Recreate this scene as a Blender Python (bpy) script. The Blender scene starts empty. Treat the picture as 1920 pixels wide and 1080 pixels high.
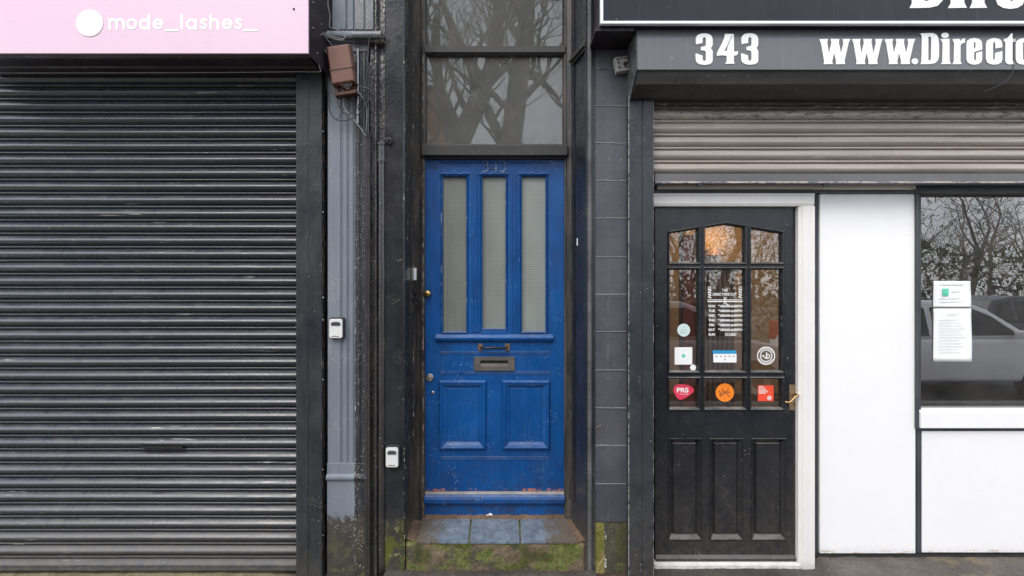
import bpy, math, random
from mathutils import Vector, Matrix
random.seed(7)
R = math.radians
scene = bpy.context.scene
# ------------------------------------------------------------------ camera, world, sun, exposure
CZ, CD, F = 1.69, 3.0, 960.0
cam = bpy.data.cameras.new('camera'); camo = bpy.data.objects.new('camera', cam)
scene.collection.objects.link(camo); scene.camera = camo
camo.location = (0, -CD, CZ); camo.rotation_euler = (R(90), 0, 0)
cam.sensor_width = 36; cam.lens = 36*F/1920; cam.clip_start = .05; cam.clip_end = 500
world = bpy.data.worlds.new('World'); scene.world = world; world.use_nodes = True
SUN_EL, SUN_AZ = 50, 205       # high, behind the camera, a little to the left
wn = world.node_tree.nodes; wl = world.node_tree.links; bg = wn['Background']
sky = wn.new('ShaderNodeTexSky'); sky.sky_type = 'NISHITA'; sky.sun_disc = False
sky.sun_elevation = R(SUN_EL); sky.sun_rotation = R(SUN_AZ)
sky.air_density = 1.0; sky.dust_density = 1.0; sky.ozone_density = 1.0
hs = wn.new('ShaderNodeHueSaturation'); hs.inputs['Saturation'].default_value = .95
wl.new(sky.outputs[0], hs.inputs['Color'])
# broken bright cloud cover
tc = wn.new('ShaderNodeTexCoord'); cn = wn.new('ShaderNodeTexNoise'); cn.inputs['Scale'].default_value = 2.2; cn.inputs['Detail'].default_value = 6
wl.new(tc.outputs['Generated'], cn.inputs['Vector'])
cr = wn.new('ShaderNodeMapRange'); wl.new(cn.outputs[0], cr.inputs[0]); cr.inputs[1].default_value = .3; cr.inputs[2].default_value = .6; cr.inputs[3].default_value = .55; cr.inputs[4].default_value = .95
cm = wn.new('ShaderNodeMix'); cm.data_type = 'RGBA'; wl.new(cr.outputs[0], cm.inputs[0]); wl.new(hs.outputs[0], cm.inputs[6]); cm.inputs[7].default_value = (8.7, 9.1, 9.9, 1)
wl.new(cm.outputs[2], bg.inputs['Color'])
bg.inputs['Strength'].default_value = .13
sun = bpy.data.lights.new('sun', 'SUN'); suno = bpy.data.objects.new('sun', sun); scene.collection.objects.link(suno)
sun.energy = 1.5; sun.angle = R(38); sun.color = (1, .92, .82)
suno.rotation_euler = (R(90-SUN_EL), 0, R(-25))
suno.location = (-5, -10, 12)
vs = scene.view_settings; vs.view_transform = 'Standard'; vs.look = 'None'; vs.gamma = 1; vs.exposure = .8
# ------------------------------------------------------------------ helpers
C = scene.collection
WO = {}
def X(px, Y=0.): return (px-960)*(CD+Y)/F
def Z(py, Y=0.): return CZ-(py-540)*(CD+Y)/F
def org(o):
    return WO.get(o.name, Vector((0, 0, 0))) if o else Vector((0, 0, 0))
def tag(o, label=None, cat=None, group=None, kind=None):
    if label: o['label'] = label
    if cat: o['category'] = cat
    if group: o['group'] = group
    if kind: o['kind'] = kind
    return o
def thing(name, loc, label, cat, group=None):
    o = bpy.data.objects.new(name, None); C.objects.link(o); o.location = loc
    o.empty_display_size = .1
    WO[o.name] = Vector(loc)
    return tag(o, label, cat, group)
def link(name, me, mat, parent=None, bev=0, label=None, smooth=False, seg=2):
    o = bpy.data.objects.new(name, me); C.objects.link(o)
    if mat and not me.materials: me.materials.append(mat)
    if parent:
        o.parent = parent
        me.transform(Matrix.Translation(-org(parent)))
        WO[o.name] = org(parent)
    else:
        # put the origin at the base centre
        vs_ = [v.co for v in me.vertices]
        if vs_:
            c = Vector(((min(v.x for v in vs_)+max(v.x for v in vs_))/2, (min(v.y for v in vs_)+max(v.y for v in vs_))/2, min(v.z for v in vs_)))
            me.transform(Matrix.Translation(-c)); o.location = c; WO[o.name] = c
    if smooth:
        me.polygons.foreach_set('use_smooth', [True]*len(me.polygons))
    if bev:
        m = o.modifiers.new('bevel', 'BEVEL'); m.width = bev; m.segments = seg; m.limit_method = 'ANGLE'; m.angle_limit = R(35)
        m.harden_normals = False
    if label: o['label'] = label
    return o
class MB:
    def __init__(s): s.v = []; s.f = []
    def add(s, vs, fs):
        n = len(s.v); s.v += [tuple(v) for v in vs]; s.f += [tuple(i+n for i in f) for f in fs]; return s
    def box(s, x0, x1, y0, y1, z0, z1):
        if x0 > x1: x0, x1 = x1, x0
        if y0 > y1: y0, y1 = y1, y0
        if z0 > z1: z0, z1 = z1, z0
        return s.add([(x0,y0,z0),(x1,y0,z0),(x1,y1,z0),(x0,y1,z0),(x0,y0,z1),(x1,y0,z1),(x1,y1,z1),(x0,y1,z1)],
            [(0,3,2,1),(4,5,6,7),(0,1,5,4),(1,2,6,5),(2,3,7,6),(3,0,4,7)])
    def pb(s, px0, py0, px1, py1, Y0, Y1):      # front face given by its size in the photo at depth Y0
        return s.box(X(px0,Y0), X(px1,Y0), Y0, Y1, Z(py1,Y0), Z(py0,Y0))
    def prof_x(s, pts, x0, x1, closed=True, nx=1):   # (y,z) profile swept along x
        n = len(pts); vs = []
        for k in range(nx+1):
            x = x0+(x1-x0)*k/nx
            vs += [(x, y, z) for y, z in pts]
        fs = []
        for k in range(nx):
            for i in range(n if closed else n-1):
                j = (i+1) % n
                fs.append((k*n+i, k*n+j, (k+1)*n+j, (k+1)*n+i))
        if closed:
            fs.append(tuple(range(n-1, -1, -1))); fs.append(tuple(nx*n+i for i in range(n)))
        return s.add(vs, fs)
    def prof_z(s, pts, z0, z1, closed=True, nz=1):
        n = len(pts); vs = []
        for k in range(nz+1):
            z = z0+(z1-z0)*k/nz
            vs += [(x, y, z) for x, y in pts]
        fs = []
        for k in range(nz):
            for i in range(n if closed else n-1):
                j = (i+1) % n
                fs.append((k*n+i, k*n+j, (k+1)*n+j, (k+1)*n+i))
        if closed:
            fs.append(tuple(range(n-1, -1, -1))); fs.append(tuple(nz*n+i for i in range(n)))
        return s.add(vs, fs)
    def poly(s, pts, y0, y1):                       # (x,z) outline given thickness
        n = len(pts)
        return s.add([(x, y0, z) for x, z in pts]+[(x, y1, z) for x, z in pts],
            [tuple(range(n)), tuple(range(2*n-1, n-1, -1))]+[(i, i+n, (i+1) % n+n, (i+1) % n) for i in range(n)])
    def tube(s, pts, r, n=8, cap=True):
        pts = [Vector(p) for p in pts]; rs = r if isinstance(r, (list, tuple)) else [r]*len(pts)
        rings = []; up = None
        for i, p in enumerate(pts):
            d = (pts[min(i+1, len(pts)-1)]-pts[max(i-1, 0)])
            if d.length < 1e-9: d = Vector((0, 0, 1))
            d.normalize()
            if up is None:
                up = d.cross(Vector((0, 1, 0)));
                if up.length < .1: up = d.cross(Vector((1, 0, 0)))
            up = (up-d*up.dot(d)); up.normalize()
            b = d.cross(up)
            rings.append([p+(up*math.cos(a)+b*math.sin(a))*rs[i] for a in [2*math.pi*k/n for k in range(n)]])
        vs = [v for rg in rings for v in rg]; fs = []
        for i in range(len(pts)-1):
            for k in range(n):
                fs.append((i*n+k, i*n+(k+1) % n, (i+1)*n+(k+1) % n, (i+1)*n+k))
        if cap: fs += [tuple(range(n-1, -1, -1)), tuple((len(pts)-1)*n+k for k in range(n))]
        return s.add(vs, fs)
    def lathe_y(s, cx, cz, prof, n=24, sx=1, sz=1):       # prof [(r, y)...] from the wall outwards
        vs = []
        for r, y in prof:
            vs += [(cx+r*sx*math.cos(2*math.pi*k/n), y, cz+r*sz*math.sin(2*math.pi*k/n)) for k in range(n)]
        fs = [(i*n+k, i*n+(k+1) % n, (i+1)*n+(k+1) % n, (i+1)*n+k) for i in range(len(prof)-1) for k in range(n)]
        fs += [tuple(range(n-1, -1, -1)), tuple((len(prof)-1)*n+k for k in range(n))]
        return s.add(vs, fs)
    def rings(s, rings, cap=True):                   # list of equal-length closed rings of 3-D points
        n = len(rings[0]); vs = [p for r in rings for p in r]
        fs = [(i*n+k, i*n+(k+1) % n, (i+1)*n+(k+1) % n, (i+1)*n+k) for i in range(len(rings)-1) for k in range(n)]
        if cap: fs.append(tuple((len(rings)-1)*n+k for k in range(n)))
        return s.add(vs, fs)
    def frame(s, x0, x1, z0, z1, prof, cap=False):   # mitred rectangular moulding, prof [(inset, y)...]
        return s.rings([[(x0+i, y, z0+i), (x1-i, y, z0+i), (x1-i, y, z1-i), (x0+i, y, z1-i)] for i, y in prof], cap)
    def build(s, name, mat, parent=None, bev=0, label=None, smooth=False, seg=2, fix=True):
        me = bpy.data.meshes.new(name); me.from_pydata(s.v, [], s.f); me.update()
        if fix:
            import bmesh
            bm = bmesh.new(); bm.from_mesh(me); bmesh.ops.recalc_face_normals(bm, faces=bm.faces); bm.to_mesh(me); bm.free()
        return link(name, me, mat, parent, bev, label, smooth, seg)
def curve_mesh(name, loops, extrude):               # 2-D loops (holes allowed) filled and given thickness, in the XY plane
    cu = bpy.data.curves.new(name, 'CURVE'); cu.dimensions = '2D'; cu.fill_mode = 'BOTH'; cu.extrude = extrude
    for lp in loops:
        sp = cu.splines.new('POLY'); sp.points.add(len(lp)-1)
        for p, (x, y) in zip(sp.points, lp): p.co = (x, y, 0, 1)
        sp.use_cyclic_u = True
    o = bpy.data.objects.new(name, cu); C.objects.link(o)
    dg = bpy.context.evaluated_depsgraph_get(); dg.update()
    me = bpy.data.meshes.new_from_object(o.evaluated_get(dg)); C.objects.unlink(o); bpy.data.objects.remove(o)
    return me
def stand(me, Y):       # XY plane -> XZ plane at depth Y, facing the street
    me.transform(Matrix.Translation((0, Y, 0)) @ Matrix.Rotation(R(90), 4, 'X'))
    return me
def glyphs(name, loops, Y, mat, parent, th=.0015):
    lp = [[(X(a, Y), Z(b, Y)) for a, b in l] for l in loops]
    return link(name, stand(curve_mesh(name, lp, th), Y), mat, parent)
def text(name, s, pxc, pyc, Y, mat, parent, w=None, h=None, bold=0, th=.0004, align='CENTER'):
    cu = bpy.data.curves.new(name, 'FONT'); cu.body = s; cu.align_x = 'CENTER'; cu.size = 1; cu.offset = bold; cu.extrude = 0
    o = bpy.data.objects.new(name, cu); C.objects.link(o)
    dg = bpy.context.evaluated_depsgraph_get(); dg.update()
    me = bpy.data.meshes.new_from_object(o.evaluated_get(dg)); C.objects.unlink(o); bpy.data.objects.remove(o)
    xs = [v.co.x for v in me.vertices]; ys = [v.co.y for v in me.vertices]
    k = (CD+Y)/F
    sx = w*k/(max(xs)-min(xs)) if w else None; sy = h*k/(max(ys)-min(ys)) if h else None
    sx = sx or sy; sy = sy or sx
    cx = (max(xs)+min(xs))/2; cy = (max(ys)+min(ys))/2
    me.transform(Matrix.Diagonal((sx, sy, 1, 1)) @ Matrix.Translation((-cx, -cy, 0)))
    me.transform(Matrix.Translation((X(pxc, Y), Z(pyc, Y), 0)))
    return link(name, stand(me, Y), mat, parent)
def circ(cx, cy, rx, ry=None, n=28, a0=0):
    ry = ry or rx
    return [(cx+rx*math.cos(a0+2*math.pi*k/n), cy+ry*math.sin(a0+2*math.pi*k/n)) for k in range(n)]
def arc(cx, cy, r, a0, a1, n=14, ry=None):
    ry = ry or r
    return [(cx+r*math.cos(R(a0+(a1-a0)*k/n)), cy+ry*math.sin(R(a0+(a1-a0)*k/n))) for k in range(n+1)]
def ribbon(mb, pts, w, y, th):       # (x,z) centreline with round ends, drawn as a solid strip
    V = [Vector(p) for p in pts]; L = []; Rr = []
    for i, p in enumerate(V):
        d = (V[min(i+1, len(V)-1)]-V[max(i-1, 0)]); d.normalize(); nrm = Vector((-d.y, d.x))
        L.append(p+nrm*w/2); Rr.append(p-nrm*w/2)
    n = len(V)
    for i in range(n-1):
        q = [L[i], L[i+1], Rr[i+1], Rr[i]]
        mb.add([(a.x, y, a.y) for a in q], [(0, 1, 2, 3)])
    for e, q in ((0, V[0]), (1, V[-1])):
        mb.add([(a, y-.00006-.00005*e, b) for a, b in circ(q.x, q.y, w/2, n=14)], [tuple(range(14))])
# ------------------------------------------------------------------ node language
class NT:
    def __init__(s, name):
        s.m = bpy.data.materials.new(name); s.m.use_nodes = True; s.t = s.m.node_tree
        s.n = s.t.nodes; s.l = s.t.links; s.b = s.n['Principled BSDF']
        g = s.n.new('ShaderNodeNewGeometry'); s.pos = g.outputs['Position']; s.nor = g.outputs['Normal']
        sp = s.n.new('ShaderNodeSeparateXYZ'); s.l.new(s.pos, sp.inputs[0]); s.x, s.y, s.z = sp.outputs
        sn = s.n.new('ShaderNodeSeparateXYZ'); s.l.new(s.nor, sn.inputs[0]); s.nz = sn.outputs[2]
    def put(s, sock, v):
        if isinstance(v, bpy.types.NodeSocket): s.l.new(v, sock)
        elif isinstance(v, (tuple, list)): sock.default_value = (*v, 1)[:4] if len(sock.default_value) == 4 else v[:3]
        else: sock.default_value = v
    def math(s, op, a, b=0., c=None, clamp=False):
        n = s.n.new('ShaderNodeMath'); n.operation = op; n.use_clamp = clamp
        s.put(n.inputs[0], a); s.put(n.inputs[1], b)
        if c is not None: s.put(n.inputs[2], c)
        return n.outputs[0]
    def noise(s, scale, detail=3, rough=.55, st=(1, 1, 1), off=0):
        n = s.n.new('ShaderNodeTexNoise'); n.inputs['Scale'].default_value = scale
        n.inputs['Detail'].default_value = detail; n.inputs['Roughness'].default_value = rough
        mp = s.n.new('ShaderNodeMapping'); mp.inputs['Scale'].default_value = st; mp.inputs['Location'].default_value = (off, off*1.7, off*.6)
        s.l.new(s.pos, mp.inputs[0]); s.l.new(mp.outputs[0], n.inputs['Vector'])
        return n.outputs[0]
    def vor(s, scale, feature='F1', out=0, st=(1, 1, 1)):
        n = s.n.new('ShaderNodeTexVoronoi'); n.feature = feature; n.inputs['Scale'].default_value = scale
        mp = s.n.new('ShaderNodeMapping'); mp.inputs['Scale'].default_value = st
        s.l.new(s.pos, mp.inputs[0]); s.l.new(mp.outputs[0], n.inputs['Vector'])
        return n.outputs[out]
    def rng(s, v, a, b, c=0., d=1.):
        n = s.n.new('ShaderNodeMapRange'); n.clamp = True
        s.put(n.inputs[0], v)
        for i, q in enumerate((a, b, c, d)): n.inputs[i+1].default_value = q
        return n.outputs[0]
    def mix(s, f, a, b, blend='MIX'):
        n = s.n.new('ShaderNodeMix'); n.data_type = 'RGBA'; n.blend_type = blend
        s.put(n.inputs[0], f); s.put(n.inputs[6], a); s.put(n.inputs[7], b)
        return n.outputs[2]
    def mul(s, a, b): return s.math('MULTIPLY', a, b)
    def band(s, v, c, w, soft):       # 1 inside c±w
        return s.rng(s.math('ABSOLUTE', s.math('SUBTRACT', v, c)), w, w+soft, 1., 0.)
    def bump(s, h, strength=.3, dist=.002):
        n = s.n.new('ShaderNodeBump'); n.inputs['Strength'].default_value = strength; n.inputs['Distance'].default_value = dist
        s.l.new(h, n.inputs['Height']); s.l.new(n.outputs[0], s.b.inputs['Normal'])
        return n
    def out(s, col, rough, metal=None):
        s.put(s.b.inputs['Base Color'], col); s.put(s.b.inputs['Roughness'], rough)
        if metal is not None: s.b.inputs['Metallic'].default_value = metal
        return s.m
MUD = (.095, .082, .064)
def paint(name, col, rough=.4, col2=None, var=(.35, .7), vs=4, st=(1, 1, 1), specks=0., speck_col=(.5, .48, .42), mud=0., mudz=(.0, .5),
          dust_highlight=0., bump=.35, bs=90, lump=0., edges=(), zedges=(), moss=0., mossz=.3, streak=0., wear=0., wear_col=(.3, .28, .24), metal=None, coat=0., spec=0., scratch=0.):
    N = NT(name); c = col
    col2 = col2 or tuple(min(1, k*1.7+.01) for k in col)
    n1 = N.noise(vs, 5, .6, st)
    c = N.mix(N.rng(n1, *var), c, col2)
    if streak:
        c = N.mix(N.mul(N.rng(N.noise(3, 4, .7, (14, 14, .9), 3), .52, .75), streak), c, tuple(min(1, k*2.2+.02) for k in col))
        c = N.mix(N.mul(N.rng(N.noise(3, 4, .7, (17, 17, .7), 9), .55, .8), streak), c, tuple(k*.45 for k in col))
    if dust_highlight:  # lightens upward faces: real dust, and painted bevel highlights on the shop door
        c = N.mix(N.mul(N.mul(N.rng(N.nz, .25, .95), N.rng(N.noise(14, 4, .7, (.5, 1, 1)), .3, .65)), dust_highlight), c, (.27, .25, .22))
    if wear:
        c = N.mix(N.mul(N.mul(N.rng(N.noise(45, 6, .75), .60, .64), N.rng(N.noise(2.3, 3), .45, .6)), wear), c, wear_col)
    if mud:
        h = N.rng(N.z, mudz[0], mudz[1], 1., 0.)
        c = N.mix(N.mul(N.math('MULTIPLY', N.math('POWER', h, 1.4), N.rng(N.noise(26, 6, .75), .3, .65)), mud), c, MUD)
    if moss:
        h = N.rng(N.z, mossz*.5, mossz, 1., 0.)
        c = N.mix(N.mul(N.mul(h, N.rng(N.noise(9, 6, .7, off=4), .47, .56)), moss), c, (.085, .095, .018))
        c = N.mix(N.mul(N.mul(h, N.rng(N.noise(16, 6, .7, off=8), .56, .62)), moss), c, (.3, .26, .12))
    if specks:
        d = N.vor(60); k = N.mul(N.rng(d, .10, .16, 1., 0.), N.rng(N.noise(11, 2), .72-.22*specks, .74-.2*specks))
        c = N.mix(k, c, speck_col)
        k = N.mul(N.rng(N.vor(150), .12, .2, 1., 0.), N.rng(N.noise(7, 3, off=2), .66-.2*specks, .7-.2*specks))
        c = N.mix(N.mul(k, .8), c, speck_col)
    if scratch:
        k = N.mul(N.rng(N.noise(30, 4, .7, (.12, 1, 2.6), 6), .64, .67), N.rng(N.noise(2.2, 3, .6, off=12), .5, .6)); c = N.mix(N.mul(k, scratch), c, (.42, .42, .40))
        k = N.mul(N.rng(N.noise(7, 5, .7, (.3, 1, 2), 16), .56, .7), .5); c = N.mix(k, c, tuple(min(1, q*1.9+.012) for q in col))
    for (x0, w, t, ec) in edges:
        k = N.mul(N.band(N.x, x0, w, w*.6), N.rng(N.noise(22, 6, .8, (3, 3, .8), x0), t, t+.04))
        c = N.mix(k, c, ec)
    for (z0, w, t, ec) in zedges:
        k = N.mul(N.band(N.z, z0, w, w*.6), N.rng(N.noise(18, 6, .8, (.8, 2, 3), z0), t, t+.05))
        c = N.mix(k, c, ec)
    h = N.noise(bs, 4, .6)
    if lump: h = N.math('ADD', h, N.mul(N.noise(18, 4, .6, (1, 1, .4)), lump))
    N.bump(h, bump, .003)
    r = N.rng(N.noise(vs*2.3, 5, .65, off=5), .3, .75, max(.05, rough-.12), min(1, rough+.2))
    if mud: r = N.math('MAXIMUM', r, N.mul(N.rng(N.z, mudz[0], mudz[1], 1., 0.), .75*min(1, mud)))
    m = N.out(c, r, metal)
    spec = spec or (.36 if max(col) < .06 else .5)
    if spec: N.b.inputs['Specular IOR Level'].default_value = spec
    if coat: N.b.inputs['Coat Weight'].default_value = coat; N.b.inputs['Coat Roughness'].default_value = .12
    return m
def plain(name, col, rough=.5, metal=0., bump=0., bs=80, var=.25):
    N = NT(name)
    c = N.mix(N.rng(N.noise(12, 4), .3, .7), tuple(k*(1-var) for k in col), tuple(min(1, k*(1+var*.5)) for k in col))
    if bump: N.bump(N.noise(bs, 4), bump, .002)
    return N.out(c, N.rng(N.noise(30, 3, off=3), .3, .7, max(.03, rough-.08), min(1, rough+.1)), metal)
def emis(name, col, st):
    N = NT(name); N.b.inputs['Emission Color'].default_value = (*col, 1); N.b.inputs['Emission Strength'].default_value = st
    return N.out(col, .5)
def glass(name, tint=(.92, .95, .94), k=2.2, rough=0., dirt=.04, wav=.0):
    m = bpy.data.materials.new(name); m.use_nodes = True; t = m.node_tree; n = t.nodes; l = t.links
    n.remove(n['Principled BSDF']); o = n['Material Output']
    tr = n.new('ShaderNodeBsdfTransparent'); tr.inputs[0].default_value = (*tint, 1)
    gl = n.new('ShaderNodeBsdfGlossy'); gl.inputs['Roughness'].default_value = rough
    fr = n.new('ShaderNodeFresnel'); fr.inputs[0].default_value = 1.52
    mm = n.new('ShaderNodeMath'); mm.operation = 'MULTIPLY'; mm.inputs[1].default_value = k; mm.use_clamp = True
    l.new(fr.outputs[0], mm.inputs[0])
    mx = n.new('ShaderNodeMixShader'); l.new(mm.outputs[0], mx.inputs[0]); l.new(tr.outputs[0], mx.inputs[1]); l.new(gl.outputs[0], mx.inputs[2])
    df = n.new('ShaderNodeBsdfDiffuse'); df.inputs[0].default_value = (.55, .53, .5, 1)
    nz = n.new('ShaderNodeTexNoise'); nz.inputs['Scale'].default_value = 9; nz.inputs['Detail'].default_value = 6
    g = n.new('ShaderNodeNewGeometry'); l.new(g.outputs['Position'], nz.inputs['Vector'])
    m2 = n.new('ShaderNodeMath'); m2.operation = 'MULTIPLY'; m2.inputs[1].default_value = dirt*2; l.new(nz.outputs[0], m2.inputs[0])
    mx2 = n.new('ShaderNodeMixShader'); l.new(m2.outputs[0], mx2.inputs[0]); l.new(mx.outputs[0], mx2.inputs[1]); l.new(df.outputs[0], mx2.inputs[2])
    l.new(mx2.outputs[0], o.inputs[0])
    if wav:
        b = n.new('ShaderNodeBump'); b.inputs['Strength'].default_value = wav; b.inputs['Distance'].default_value = .003
        w = n.new('ShaderNodeTexNoise'); w.inputs['Scale'].default_value = 3.5; l.new(g.outputs['Position'], w.inputs['Vector']); l.new(w.outputs[0], b.inputs['Height'])
        l.new(b.outputs[0], gl.inputs['Normal']); l.new(b.outputs[0], fr.inputs['Normal'])
    return m
PALE = (.5, .5, .44)
M = {}
M['shutter_black'] = paint('black_shutter_paint', (.017, .023, .034), .3, (.028, .035, .048), specks=.14, dust_highlight=.10, mud=1., mudz=(.0, .45), scratch=1., bump=.25, bs=60, wear=.5, wear_col=(.16, .13, .10), st=(.25, 1, 1.5), lump=.3, spec=.8)
M['guide_black'] = paint('black_guide_paint', (.017, .021, .026), .3, (.04, .044, .048), specks=.3, mud=.6, mudz=(0, .4), streak=.4, wear=.5, wear_col=(.16, .17, .18), edges=((X(603,-.02), .001, .55, (.24, .17, .14)), (X(555,-.02), .001, .6, PALE)))
M['black_metal'] = paint('black_sign_metal', (.016, .012, .016), .4, (.03, .024, .03), specks=.35, zedges=(), bump=.2, wear=.6, wear_col=(.1, .09, .08))
M['pink'] = paint('pink_sign_vinyl', (.70, .50, .635), .35, (.69, .515, .625), bump=.03, bs=8, vs=1.2)
M['white_letter'] = plain('white_lettering', (.86, .86, .85), .45, var=.03)
M['white_soft'] = plain('white_vinyl_letter', (.88, .86, .88), .45, var=.02)
M['pipe'] = paint('black_pipe_paint', (.02, .02, .021), .17, (.045, .043, .042), spec=.7, specks=.4, mud=.4, mudz=(0, .5), streak=.4, lump=.5, bump=.5)
M['pier'] = paint('black_pier_paint', (.013, .015, .019), .22, (.026, .028, .032), specks=.3, speck_col=(.5, .5, .36), mud=.8, mudz=(.0, .55), moss=1, mossz=.34, streak=.25, lump=1.0, bump=.35, bs=50,
    edges=((X(757), .005, .60, (.62, .6, .45)),), wear=.35, wear_col=(.10, .095, .09))
M['reveal'] = paint('dark_reveal_paint', (.013, .016, .024), .24, (.03, .03, .032), specks=.2, mud=.8, mudz=(.1, .8), streak=.5, lump=.8, bump=.35, edges=((X(1107), .004, .5, (.28, .29, .27)), (X(1069, .25), .003, .6, (.35, .32, .25))))
M['jamb'] = paint('brown_black_frame_paint', (.02, .019, .018), .32, (.085, .073, .060), var=(.42, .72), specks=.25, mud=.8, mudz=(.1, .9), streak=.7, lump=.8, vs=7, st=(3, 3, .4), edges=((X(794, .27), .0016, .52, (.42, .33, .24)), (X(776, .25), .0015, .57, PALE)))
M['rail'] = paint('charcoal_rail_paint', (.03, .03, .03), .42, (.055, .053, .052), streak=0, wear=.5, wear_col=(.16, .15, .14), st=(.2, 1, 1))
M['ground_dark'] = None
def pilaster_mat():
    N = NT('two_tone_pilaster_paint')
    grey = N.mix(N.rng(N.noise(3, 5, .6, (1, 1, .5)), .3, .7), (.115, .14, .17), (.175, .20, .23))
    grey = N.mix(N.mul(N.rng(N.noise(4, 5, .7, (9, 9, .5), 3), .55, .8), .5), grey, (.09, .10, .115))
    blk = N.mix(N.rng(N.noise(6, 5, .6, (6, 6, .7)), .35, .7), (.018, .02, .024), (.045, .048, .055))
    # above the ledge the old paint is greyer
    hi = N.rng(N.z, Z(90), Z(70)); blk = N.mix(hi, blk, N.mix(N.rng(N.noise(8, 5, .7), .4, .6), (.09, .10, .115), (.14, .15, .165)))
    xb = N.math('ADD', N.x, N.mul(N.math('SUBTRACT', N.noise(9, 4), .5), .006))
    f = N.rng(xb, X(664.5), X(665.5))
    c = N.mix(f, grey, blk)
    zb = N.math('ADD', N.z, N.mul(N.math('SUBTRACT', N.noise(30, 7, .85), .5), .34))
    low = N.rng(zb, Z(972), Z(968), 1., 0.)
    lc = N.mix(N.rng(N.noise(14, 6, .7), .35, .7), (.028, .028, .027), (.07, .06, .045))
    lc = N.mix(N.mul(N.rng(N.noise(12, 6, .75, off=2), .56, .6), N.rng(N.z, .02, .28, 1., 0.)), lc, (.085, .095, .035))
    c = N.mix(low, c, lc)
    k = N.mul(N.rng(N.vor(90), .16, .24, 1., 0.), N.math('MAXIMUM', N.rng(N.noise(6, 2), .56, .62), N.mul(f, N.rng(N.noise(8, 3, off=4), .42, .5)))); c = N.mix(k, c, (.45, .45, .43))
    k = N.mul(N.band(N.x, X(666), .0025, .002), N.rng(N.noise(30, 6, .8, (3, 3, 1)), .56, .6)); c = N.mix(k, c, (.55, .55, .52))
    k = N.mul(N.rng(N.noise(40, 6, .8, off=7), .64, .68), N.rng(N.noise(3, 2, off=1), .45, .6)); c = N.mix(N.mul(k, .7), c, (.05, .045, .04))
    N.bump(N.math('ADD', N.noise(70, 5), N.mul(N.noise(20, 3, st=(1, 1, .3)), .8)), .4, .003)
    return N.out(c, N.mix(f, (.62,)*3, (.36,)*3))
M['pilaster'] = pilaster_mat()
def ribs_mat():
    return paint('rough_black_edge_paint', (.016, .016, .018), .18, (.045, .041, .038), spec=.8, specks=.9, streak=.8, mud=.6, mudz=(0, .5), lump=3, bump=1., bs=40, speck_col=(.4, .4, .38))
M['ribs'] = ribs_mat()
def door_blue():
    N = NT('worn_blue_door_paint')
    c = N.mix(N.rng(N.noise(2.2, 4, .6), .3, .7), (.0, .050, .20), (.0, .078, .28))
    c = N.mix(N.mul(N.rng(N.noise(5, 5, .7, (7, 7, .8)), .5, .75), .4), c, (.02, .11, .34))
    c = N.mix(N.mul(N.rng(N.noise(9, 6, .75, (1, 1, .6), 11), .5, .68), .55), c, (.004, .035, .13))
    # grubby, darker paint towards the foot of the door
    h = N.rng(N.z, Z(960, .28), Z(790, .28), 1., 0.)
    c = N.mix(N.mul(h, N.rng(N.noise(16, 6, .7), .42, .62)), c, (.018, .042, .12))
    k = N.mul(N.rng(N.noise(34, 6, .8, off=5), .60, .64), N.rng(N.noise(3.1, 3, off=1), .5, .6)); c = N.mix(N.mul(k, .6), c, (.06, .18, .42))
    k = N.mul(N.rng(N.vor(70), .10, .17, 1., 0.), N.rng(N.noise(6, 2, off=6), .58, .62)); c = N.mix(k, c, (.45, .5, .55))
    for (x0, t) in ((X(828,.28), .55), (X(875.5,.28), .56), (X(905,.28), .60), (X(948,.28), .57), (X(797.5,.28), .62)):
        k = N.mul(N.mul(N.band(N.x, x0, .0022, .0015), N.band(N.z, Z(478,.28), .47, .01)), N.rng(N.noise(16, 6, .8, (3, 3, .9), x0*9), t, t+.04)); c = N.mix(N.mul(k, .9), c, (.42, .5, .56))
    k = N.mul(N.band(N.z, Z(919.5,.27), .006, .003), N.rng(N.noise(9, 6, .8, (1, 1, 1), 3), .55, .59)); c = N.mix(k, c, (.5, .16, .08))
    k = N.mul(N.rng(N.z, Z(975,.27), Z(945,.27), 1., 0.), N.rng(N.noise(28, 6, .8, off=2), .6, .63)); c = N.mix(k, c, (.06, .05, .06))
    k = N.mul(N.rng(N.nz, .3, .9), N.rng(N.noise(30, 5, .7, (.5, 1, 1)), .3, .6)); c = N.mix(N.mul(k, .55), c, (.16, .20, .30))
    N.bump(N.math('ADD', N.noise(60, 4), N.mul(N.noise(14, 5, .6, (4, 1, .5)), 1.3)), .3, .003)
    m = N.out(c, N.rng(N.noise(7, 5, .7, off=2), .3, .7, .24, .5)); N.b.inputs['Specular IOR Level'].default_value = .4
    return m
M['blue'] = door_blue()
def obscure():
    N = NT('obscure_wired_glass')
    mx = N.math('SINE', N.mul(N.x, 2*math.pi/.0085)); mz = N.math('SINE', N.mul(N.z, 2*math.pi/.0105))
    g = N.math('MAXIMUM', N.rng(mx, .55, 1), N.rng(mz, .55, 1))
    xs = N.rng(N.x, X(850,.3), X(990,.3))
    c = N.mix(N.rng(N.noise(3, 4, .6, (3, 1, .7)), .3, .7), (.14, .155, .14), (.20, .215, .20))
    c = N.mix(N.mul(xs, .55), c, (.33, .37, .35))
    c = N.mix(N.mul(g, N.rng(N.noise(2, 2), .3, .6, .35, .8)), c, (.075, .082, .075))
    c = N.mix(N.mul(N.band(N.x, X(834, .3), .004, .006), .5), c, (.25, .23, .15))
    N.bump(N.math('ADD', N.mul(mx, .5), N.math('ADD', N.mul(mz, .5), N.noise(120, 3))), .25, .0015)
    return N.out(c, .22)
M['obscure'] = obscure()
M['brass'] = plain('worn_brass', (.62, .40, .17), .28, 1.)
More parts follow.
